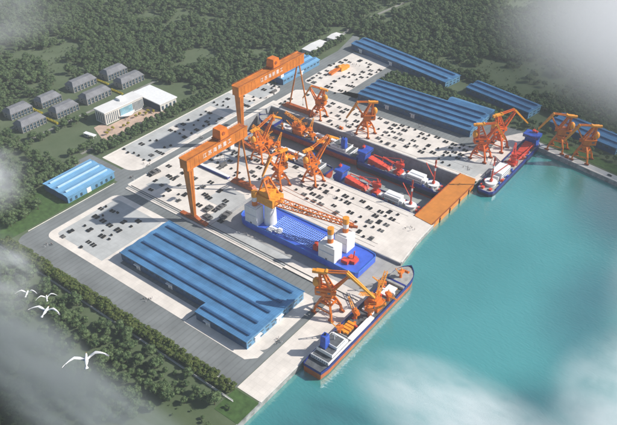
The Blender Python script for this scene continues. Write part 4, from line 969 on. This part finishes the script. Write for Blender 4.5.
for (cx, cy, n_, where) in [(-172.5,-53.2,6,'on the asphalt road by the back parking strip'),(-166.7,-78.2,6,'on the road near the small blue hall'),(-167.9,22.9,6,'on the road behind the nearer gantry crane'),(-141.3,-200.7,6,'on the asphalt corner at far left'),(-15.7,-193.3,6,'on the asphalt between the front hall and the tree belt'),(16.9,22.4,6,'between the steel stacks by the near dock edge'),(107.7,22.4,6,'on the pale yard corner by the dock gate'),(16.2,203.0,6,'on the road before the wide blue hall'),(101.3,151.8,6,'on the yard corner behind the dock gate'),(-173.2,144.7,6,'near the foot of the taller gantry'),(-138.6,293.0,6,'on the storage yard at the top'),(101.1,-162.5,6,'on the asphalt beside the hall end wall'),(-268.7,2.7,6,'on the brick plaza of the office')]:
    for i in range(n_):
        c_ = rnd.choice(('dark','dark','white')); o = bpy.data.objects.new('person', PM[(c_, rnd.randint(0,1))]); COL.objects.link(o)
        a_ = rnd.uniform(0,6.28); r_ = rnd.uniform(.5,4.5)
        o.location = (cx+r_*math.cos(a_)*1.3, cy+r_*math.sin(a_), .06); o.rotation_euler.z = rnd.uniform(0,6.28); o.scale = (1.4,1.4,1.25)
        tag(o, 'person in %s clothes standing %s' % (c_, where), 'person', 'people in %s clothes %s' % (c_, where))

# ------------------------------------------------------------------ birds
def bird(label, loc, yaw, s, dih, bank=0):
    """span about 1.3 m at s=1; +y is forward"""
    mb = MB(); nr = 14; prof = [(-.30,.01,.0),(-.26,.022,0),(-.16,.05,0),(-.05,.068,0),(.06,.062,.005),(.14,.042,.015),(.19,.036,.025),(.23,.03,.028),(.26,.012,.024)]
    rings = []
    for y, r_, z in prof: rings.append([(r_*math.cos(2*math.pi*i/10), y, z+r_*.9*math.sin(2*math.pi*i/10)) for i in range(10)])
    o0 = len(mb.v); v = [p for r_ in rings for p in r_]; f = []
    for k in range(len(rings)-1):
        for i in range(10): f.append((k*10+i, k*10+(i+1)%10, (k+1)*10+(i+1)%10, (k+1)*10+i))
    f += [tuple(range(9,-1,-1)), tuple((len(rings)-1)*10+i for i in range(10))]
    mb.add(v, f)
    # tail fan
    mb.add([(-.025,-.27,.004),(.025,-.27,.004),(.075,-.40,.004),(0,-.42,.006),(-.075,-.40,.004),(-.025,-.27,-.006),(.025,-.27,-.006),(.07,-.40,-.002),(0,-.42,0),(-.07,-.40,-.002)], [(0,1,2,3,4),(9,8,7,6,5),(0,5,6,1),(1,6,7,2),(2,7,8,3),(3,8,9,4),(4,9,5,0)])
    # wings: stations
    for sg in (-1,1):
        st_ = [(.04,.08,-.07,.02),(.18,.10,-.05,.02+.10*dih),(.34,.12,-.02,.02+.17*dih),(.50,.05,-.06,.02+.15*dih),(.64,-.03,-.10,.02+.10*dih),(.76,-.13,-.15,.02+.04*dih)]
        v = []; f = []
        for x, yl, yt, z in st_:
            th_ = .014*(1-x)+.004; v += [(sg*x,yl,z),(sg*x,(yl*2+yt)/3,z+th_),(sg*x,yt,z),(sg*x,(yl*2+yt)/3,z-th_*.5)]
        for k in range(5):
            for q in range(4): f.append((k*4+q, k*4+(q+1)%4, k*4+4+(q+1)%4, k*4+4+q))
        f += [(0,1,2,3),(23,22,21,20)]
        mb.add(v, f)
    o = mb.build('seagull', 'feather', None, loc, smooth=True); o.rotation_euler = (0, bank, yaw); o.scale = (s,s,s)
    tag(o, label, 'bird', 'white gulls flying over the wood')
    MB().tube((0,.255,.026),(0,.31,.018),.012,.003,n=6).build('beak', 'beak', o)
    for sg in (-1,1): MB().ball((sg*.028,.222,.036),.006,.006,.006,nu=6,nv=4).build('eye', 'black', o)
    tp = MB()
    for sg in (-1,1): tp.add([(sg*.64,-.035,.024+.10*dih),(sg*.745,-.13,.022+.04*dih),(sg*.742,-.175,.022+.04*dih),(sg*.64,-.13,.024+.10*dih)], [(0,1,2,3)])
    tp.build('wing_tip', 'feathergrey', o)
    return o
bird('large white gull with raised wings flying nearest, lowest of the four', (336.26,-442.81,384.40), R(52), .9, .9, -.1)
bird('small white gull, leftmost of the three gulls together', (313.08,-433.57,367.28), R(38), 1, 1.2, 0)
bird('small white gull, upper right of the three gulls together', (312.56,-432.08,365.46), R(58), 1, 1.3, 0)
bird('mid sized white gull below the two smaller gulls', (327.36,-439.37,378.48), R(26), 1, 0.8, 0)

# ------------------------------------------------------------------ trees
def tree_meshes(seed, kind='tree'):
    rnd = random.Random(seed); np.random.seed(seed)
    h = 11 if kind == 'tree' else 4.2
    tr = MB()
    if kind == 'tree':
        tr.tube((0,0,0),(.2,.1,h*.45),.38,.24,n=6)
        for k in range(4):
            a_ = k*1.6+rnd.random(); tr.tube((.2,.1,h*.4),(math.cos(a_)*2.2,math.sin(a_)*2.2,h*.68),.2,.07,n=5)
    else:
        for k in range(3): a_=k*2.1; tr.tube((0,0,0),(math.cos(a_)*.8,math.sin(a_)*.8,h*.6),.12,.05,n=5)
    cr = MB(); lobes = []
    nl = rnd.randint(7,10)
    for k in range(nl):
        a_ = k*2*math.pi/(nl-1)+rnd.uniform(-.3,.3); q = rnd.uniform(.4,.62)*(h*.36)
        z = h*rnd.uniform(.45,.72); r_ = h*rnd.uniform(.16,.24)
        if k == nl-1: q = 0; z = h*.8; r_ = h*.2
        lobes.append((math.cos(a_)*q*1.25, math.sin(a_)*q*1.25, z, r_))
    for (x,y,z,r_) in lobes:
        bm = bmesh.new(); bmesh.ops.create_icosphere(bm, subdivisions=2, radius=r_*.78)
        for v in bm.verts:
            nn = mnoise.noise(Vector((v.co.x+x*3+seed, v.co.y+y*3, v.co.z+z))*(1.6 if kind=='tree' else 3))
            v.co *= 1+.42*nn; v.co.z *= .85
        bm.verts.ensure_lookup_table()
        cr.add([(v.co.x+x,v.co.y+y,v.co.z+z) for v in bm.verts], [tuple(v.index for v in f.verts) for f in bm.faces]); bm.free()
        s_ = (.34 if kind=='tree' else .2)
        for _ in range(110 if kind=='tree' else 60):
            d = Vector((rnd.gauss(0,1),rnd.gauss(0,1),rnd.gauss(.35,.9))).normalized()
            p_ = Vector((x,y,z))+Vector((d.x,d.y,d.z*.9))*r_*rnd.uniform(.85,1.2)
            t1 = Vector((rnd.gauss(0,1),rnd.gauss(0,1),rnd.gauss(0,1))).normalized(); t2 = t1.cross(d+Vector((.1,0,.05))).normalized(); ss = s_*rnd.uniform(.7,1.5)
            cr.add([p_-t1*ss, p_-t2*ss*.7, p_+t1*ss, p_+t2*ss*.7], [(0,1,2,3)])
    return tr, cr
def tree_proto(seed, kind='tree', leaf='leaf', joined=False):
    tr, cr = tree_meshes(seed, kind)
    if joined:
        mb = MB(); mb.add(tr.v, tr.f, 1); mb.add(cr.v, cr.f, 0); return mb, [leaf, 'bark']
    nm = 'tree' if kind == 'tree' else 'shrub'
    t = thing(nm, 'x', nm); tr.build('trunk', 'bark', t); cr.build('crown', leaf, t); return t
ca, sa = math.cos(.63), math.sin(.63); AZ = R(52.5)
def proj(x, y, z=0):
    u = x-350; v = y+450; X = u*math.sin(AZ)+v*math.cos(AZ); Y = -u*math.cos(AZ)+v*math.sin(AZ); Z = z-400
    d = Y*ca - Z*sa; up = Y*sa + Z*ca
    if d <= 1: return (-999,-999,1)
    return 308.5+700*X/d, 212.5-700*up/d, d
rnd = random.Random(21)
cand = []      # (x, y, scale, kind, zone)
def rowx(x0,x1,y,dy,step,kind,s,zone,f=None):
    x = x0
    while x < x1:
        cand.append((x+rnd.uniform(-1,1), (f(x) if f else y)+rnd.uniform(-dy,dy), s*rnd.uniform(.8,1.2), kind, zone)); x += step*rnd.uniform(.85,1.2)
def rowy(x,dx,y0,y1,step,kind,s,zone):
    y = y0
    while y < y1:
        cand.append((x+rnd.uniform(-dx,dx), y+rnd.uniform(-1,1), s*rnd.uniform(.8,1.2), kind, zone)); y += step*rnd.uniform(.85,1.2)
for yy in (-224.2,-221.0,-217.9): rowx(-175,106,yy,.7,3.9,'shrub',1.38,'belt')
for xx in (-229,-235.5,-242): rowy(xx,1.6,-66,176,7.2,'tree',.72,'back')
rowy(-250,2,-88,-60,6,'tree',.8,'back')
for xx in (-200,-206,): rowy(xx,2,272,360,7,'tree',.75,'upper')
rowy(-230,3,186,280,7,'tree',.9,'upper'); rowy(-238,3,186,372,8,'tree',.95,'upper')
for f0 in (268,275,283,291,299): rowx(-80,12,0,2,7.2,'tree',.8,'grove', f=lambda x, f0=f0: f0-(x+80)*.05+ (0 if x<0 else 0))
rowx(14,74,283,3,8,'tree',.8,'grove'); rowx(14,120,292,2,9,'tree',.7,'grove', f=lambda x: 292-(x-14)*.17)
rowx(80,140,280,3,8,'tree',.75,'grove'); rowx(78,130,268,3,9,'tree',.7,'grove')
for off in (16,24): rowx(-175,330,0,1.5,8.2,'tree',.82,'avenue', f=lambda x, off=off: 362+off-(x+175)*.187)
rowx(140,260,0,1.5,9,'tree',.62,'quay', f=lambda x: quay_y(x)+34)
rowy(-229,2.5,-196,-92,7,'tree',.95,'lefthall'); rowy(-236,2.5,-200,-92,7,'tree',.95,'lefthall')
for yy in (-205,-197,-189,-181,-173): rowx(-222,-190,yy,2,7,'tree',.85,'lefthall')
for yy in (-159,-167): rowx(-222,-215,yy,1.5,6,'tree',.8,'lefthall')
for q in (( -262,-30),(-262,-24),(-258,-36),(-263,12),(-263,18),(-259,24),(-257,-12),(-256,-6),(-262,30),(-256,33)): cand.append((*q,.42,'gold','plaza'))
# forest
def blocked(x, y):
    if y > -230 and x > -246 and y < 352-(x+175)*.187+30 and x < 128: return True
    if x >= 128-2 and y < quay_y(x)+3: return True
    if x > 120 and y < 352-(x+175)*.187+20: return True
    if -400 < x < -246 and -104 < y < 98: return not ((x < -388) or (-318 < x < -305 and (y < -22 or y > 98)) )
    if x > 126 and y < 240: return True
    if abs(x-(-241)) < 3.5 and -520 < y < -80: return True
    if 430 < y < 1000 and abs(x-(-225+ (y-430)*.2)) < 7: return True
    return False
def dens(x, y):
    n_ = mnoise.noise(Vector((x*.009, y*.009, 3.1)))+.7*mnoise.noise(Vector((x*.035, y*.035, 7)))
    lim = -.26
    if x < -246 and y > 60: lim = -.42            # dense wood left of the yards
    if x < -246 and y < -90: lim = -.3
    if y < -228: lim = -.45
    if y > 380 and x > -100: lim = -.46
    elif x > 60 and y > 250: lim = -.3
    # clearings seen in the photograph
    for cx, cy, r_ in ((-330,190,24),(-270,245,18),(-300,-200,28),(-360,-150,18),(-60,-262,10),(-160,-250,13),(60,440,20)):
        if (x-cx)**2+(y-cy)**2 < r_*r_: return False
    return n_ > lim
fr = []
step = 7.4; y = -420
while y < 1500:
    x = -1500
    while x < 900:
        jx = x+rnd.uniform(-3.4,3.4); jy = y+rnd.uniform(-3.4,3.4)
        px, py, d = proj(jx, jy, 5)
        if -25 < px < 642 and -25 < py < 450 and not blocked(jx, jy) and dens(jx, jy):
            fr.append((jx, jy, rnd.choice((.45,.6,.7,.8,.95))*rnd.uniform(.85,1.15)*(1.0 if d < 900 else 1.15), d))
        x += step if math.hypot(x-350, y+450) < 1100 else step*1.35
    y += step if y < 700 else step*1.3
ZL = {'belt': ('round green shrub in the clipped belt along the white fence','green shrubs in the belt along the white fence'),
      'back': ('leafy tree in the belt between the back parking strip and the office','trees in the belt behind the parking strips'),
      'upper': ('leafy tree around the blue hall and pale sheds at the top','trees around the pale sheds'),
      'grove': ('leafy tree in the grove around the wide blue hall','trees in the grove round the wide blue hall'),
      'avenue': ('round tree in the row beyond the long blue halls','trees in the row beyond the long blue halls'),
      'quay': ('small round tree between the narrow quay and the hazy hall','trees behind the narrow quay'),
      'lefthall': ('bushy tree beside the small blue hall at left','trees round the small blue hall'),
      'plaza': ('small golden leaved tree on the office plaza','golden trees on the office plaza'),
      'forest': ('broad leafy tree in the wood outside the white fence','trees of the wood outside the fence')}
protoT = {'tree': [tree_proto(s) for s in (1,2,3,4)], 'shrub': [tree_proto(s,'shrub','leaf2') for s in (11,12,13)], 'gold': [tree_proto(s,'tree','yellowflower') for s in (21,)]}
usedT = set()
def put_tree(x, y, s, kind, zone):
    p_ = rnd.choice(protoT[kind]); 
    if p_.name not in usedT: o = p_; usedT.add(p_.name)
    else: o = copy_tree(p_)
    if kind == 'gold': o.name = 'tree'
    o.location = (x, y, 0); o.rotation_euler.z = rnd.uniform(0,6.28); o.scale = (s*rnd.uniform(.9,1.15), s*rnd.uniform(.9,1.15), s*rnd.uniform(.85,1.2))
    lab, grp = ZL[zone]
    if zone == 'forest':
        if y < -228: w_ = ('bottom left corner of the photo' if x > 60 else 'fence below the front hall' if x > -40 else 'fence near the gulls' if x > -120 else 'fence at the left edge')
        elif y < -90: w_ = 'small blue hall, on its outer side'
        else: w_ = 'dormitory blocks' if y < 110 else 'back strips, deep in the wood'
        z_ = 'broad' if s > .98 else ('mid sized' if s > .8 else 'small'); lab = '%s leafy tree in the wood by the %s' % (z_, w_); grp = z_+' trees by the '+w_
    elif zone == 'belt':
        w_ = 'left end' if x < -130 else 'stretch nearest the gulls' if x < -80 else 'stretch below the grey lot' if x < -30 else 'stretch below the front hall' if x < 30 else 'stretch before the stepped hall corner' if x < 70 else 'right end by the water'
        lab = 'round green shrub in the clipped fence belt, %s' % w_; grp = 'fence belt shrubs, ' + w_
    else:
        z_ = 'larger' if s > {'plaza': .42}.get(zone, .85) else 'smaller'; lab = z_+' '+lab; grp = z_+' '+grp
    tag(o, lab, 'shrub' if kind == 'shrub' else 'tree', grp)
vis = []
for c_ in cand:
    px, py, d = proj(c_[0], c_[1], 3)
    if -12 < px < 629 and -12 < py < 437: vis.append((d/c_[2] if c_[3] != 'shrub' else 0, c_))
vis.sort(key=lambda q: q[0])
shr = [c for d, c in vis if c[3] == 'shrub']; trs = [(d, c) for d, c in vis if c[3] != 'shrub']
fr.sort(key=lambda q: q[3]/q[2])
allt = trs + [(q[3]/q[2], (q[0],q[1],q[2],'tree','forest')) for q in fr]
allt.sort(key=lambda q: (q[1][3] != 'gold', q[0]))
indiv = allt[:300]; rest = allt[300:]
for c_ in shr[:295]: put_tree(*c_)
for d, c_ in indiv: put_tree(*c_)
for k_, ps in protoT.items():
    for p_ in ps:
        if p_.name not in usedT:
            for ch in list(p_.children): bpy.data.objects.remove(ch)
            bpy.data.objects.remove(p_)
# the rest of the wood: one object scattering whole trees
pc = bpy.data.collections.new('tree_library')
for i, s_ in enumerate((31,32,33,34)):
    mb, ms = tree_proto(s_, 'tree', 'leaf', joined=True); o = mb.build('library_tree', ms); COL.objects.unlink(o); pc.objects.link(o)
for _ in range(26000):          # low bushes and saplings between the trees
    x = rnd.uniform(-900,700); y = rnd.uniform(-400,1100)
    px, py, d = proj(x, y, 1)
    if -15 < px < 632 and -15 < py < 440 and not blocked(x, y) and mnoise.noise(Vector((x*.02,y*.02,11))) > -.15: rest.append((d, (x,y,rnd.uniform(.1,.34),'tree','forest')))
me = bpy.data.meshes.new('woodland'); me.from_pydata([(c_[0],c_[1],0) for d,c_ in rest], [], [])
at = me.attributes.new('tscale', 'FLOAT', 'POINT'); at.data.foreach_set('value', [c_[2] for d,c_ in rest])
wd = bpy.data.objects.new('woodland', me); COL.objects.link(wd)
tag(wd, 'dense green wood stretching away around the shipyard', 'wood', kind='stuff')
ng = bpy.data.node_groups.new('woodland', 'GeometryNodeTree'); ng.interface.new_socket('Geometry', in_out='INPUT', socket_type='NodeSocketGeometry'); ng.interface.new_socket('Geometry', in_out='OUTPUT', socket_type='NodeSocketGeometry')
NN = ng.nodes; gi = NN.new('NodeGroupInput'); go = NN.new('NodeGroupOutput'); ip = NN.new('GeometryNodeInstanceOnPoints'); ci = NN.new('GeometryNodeCollectionInfo')
ci.inputs[0].default_value = pc; ci.inputs[1].default_value = True; ci.inputs[2].default_value = True
na = NN.new('GeometryNodeInputNamedAttribute'); na.data_type = 'FLOAT'; na.inputs[0].default_value = 'tscale'
rv = NN.new('FunctionNodeRandomValue'); rv.data_type = 'FLOAT_VECTOR'; rv.inputs[0].default_value = (0,0,0); rv.inputs[1].default_value = (0,0,6.283)
ng.links.new(gi.outputs[0], ip.inputs['Points']); ng.links.new(ci.outputs[0], ip.inputs['Instance']); ip.inputs['Pick Instance'].default_value = True
ng.links.new(na.outputs[0], ip.inputs['Scale']); ng.links.new(rv.outputs[0], ip.inputs['Rotation']); ng.links.new(ip.outputs[0], go.inputs[0])
md = wd.modifiers.new('scatter', 'NODES'); md.node_group = ng
print('TREES', len(indiv), len(shr), len(rest), 'spots', counts)

# ------------------------------------------------------------------ air
def air_mat(name, col, dens):
    m = bpy.data.materials.new(name); m.use_nodes = True; n = m.node_tree; n.nodes.clear()
    o = n.nodes.new('ShaderNodeOutputMaterial'); v = n.nodes.new('ShaderNodeVolumePrincipled')
    v.inputs['Color'].default_value = (*col, 1); v.inputs['Density'].default_value = dens; v.inputs['Anisotropy'].default_value = -.1
    n.links.new(v.outputs[0], o.inputs['Volume']); return m, n, v
m, n, v = air_mat('haze', (.93,.96,1), .00008)
hz = MB(); hz.box(-3500, 3500, -2500, 3500, -20, 404); o = hz.build('haze', m); tag(o, 'thin pale haze over the whole place', 'haze', kind='stuff')
def mist(label, c, r, dens, col=(.95,.97,1), seed=0, ns=2.2, lo=.38, hi=.72):
    m, n, v = air_mat('mist', col, 0); N = n.nodes; Lk = n.links
    tc = N.new('ShaderNodeTexCoord'); vl = N.new('ShaderNodeVectorMath'); vl.operation = 'LENGTH'; Lk.new(tc.outputs['Object'], vl.inputs[0])
    fo = N.new('ShaderNodeMapRange'); fo.interpolation_type = 'SMOOTHSTEP'; fo.inputs[1].default_value = 1; fo.inputs[2].default_value = .25; fo.inputs[3].default_value = 0; fo.inputs[4].default_value = 1
    Lk.new(vl.outputs['Value'], fo.inputs[0])
    ad = N.new('ShaderNodeVectorMath'); ad.operation = 'ADD'; ad.inputs[1].default_value = (seed, seed*2.3, seed*.7); Lk.new(tc.outputs['Object'], ad.inputs[0])
    nz = N.new('ShaderNodeTexNoise'); nz.inputs['Scale'].default_value = ns; nz.inputs['Detail'].default_value = 4; nz.inputs['Roughness'].default_value = .55; Lk.new(ad.outputs[0], nz.inputs['Vector'])
    mr = N.new('ShaderNodeMapRange'); mr.interpolation_type = 'SMOOTHSTEP'; mr.inputs[1].default_value = lo; mr.inputs[2].default_value = hi; Lk.new(nz.outputs[0], mr.inputs[0])
    mu = N.new('ShaderNodeMath'); mu.operation = 'MULTIPLY'; Lk.new(fo.outputs[0], mu.inputs[0]); Lk.new(mr.outputs[0], mu.inputs[1])
    m2 = N.new('ShaderNodeMath'); m2.operation = 'MULTIPLY'; m2.inputs[1].default_value = dens; Lk.new(mu.outputs[0], m2.inputs[0]); Lk.new(m2.outputs[0], v.inputs['Density'])
    mb = MB(); mb.ball((0,0,0),1,1,1,nu=24,nv=16); o = mb.build('mist', m); o.location = c; o.scale = r; tag(o, label, 'mist', kind='stuff')
    return o
W_ = (.985,.99,1)
mist('white mist bank over the sea at the bottom', (262,-172,35), (98,46,26), .060, seed=1, lo=.34, hi=.6, col=W_)
mist('white mist bank over the sea at the bottom right corner', (345,-95,38), (66,85,26), .050, seed=4, lo=.32, hi=.6, col=W_)
mist('thin white mist over the sea at the right edge', (335,70,34), (66,130,24), .026, seed=9, lo=.2, hi=.6, col=W_)
mist('pale mist over the fields at the top right', (330,560,60), (400,370,66), .028, seed=13, lo=.0, hi=.4, ns=1.3, col=W_)
mist('white mist over the far end of the narrow quay', (325,250,40), (90,125,34), .050, seed=17, lo=.1, hi=.5, col=W_)
G_ = (.42,.46,.47)
mist('dark grey smoke drifting over the wood at the bottom left', (75,-312,40), (130,38,24), .085, seed=21, col=G_, lo=.3, hi=.62)
mist('dark grey smoke over the wood near the gulls', (-15,-305,40), (90,36,26), .070, seed=23, col=G_, lo=.3, hi=.62)
mist('grey mist over the wood at the left edge', (-105,-272,40), (80,42,26), .045, seed=26, col=(.85,.88,.9))
mist('pale mist over the wood at the far left', (-230,-215,45), (75,62,30), .050, seed=44)
mist('pale mist over the hills at the top left', (-620,-30,60), (200,280,60), .008, seed=31)
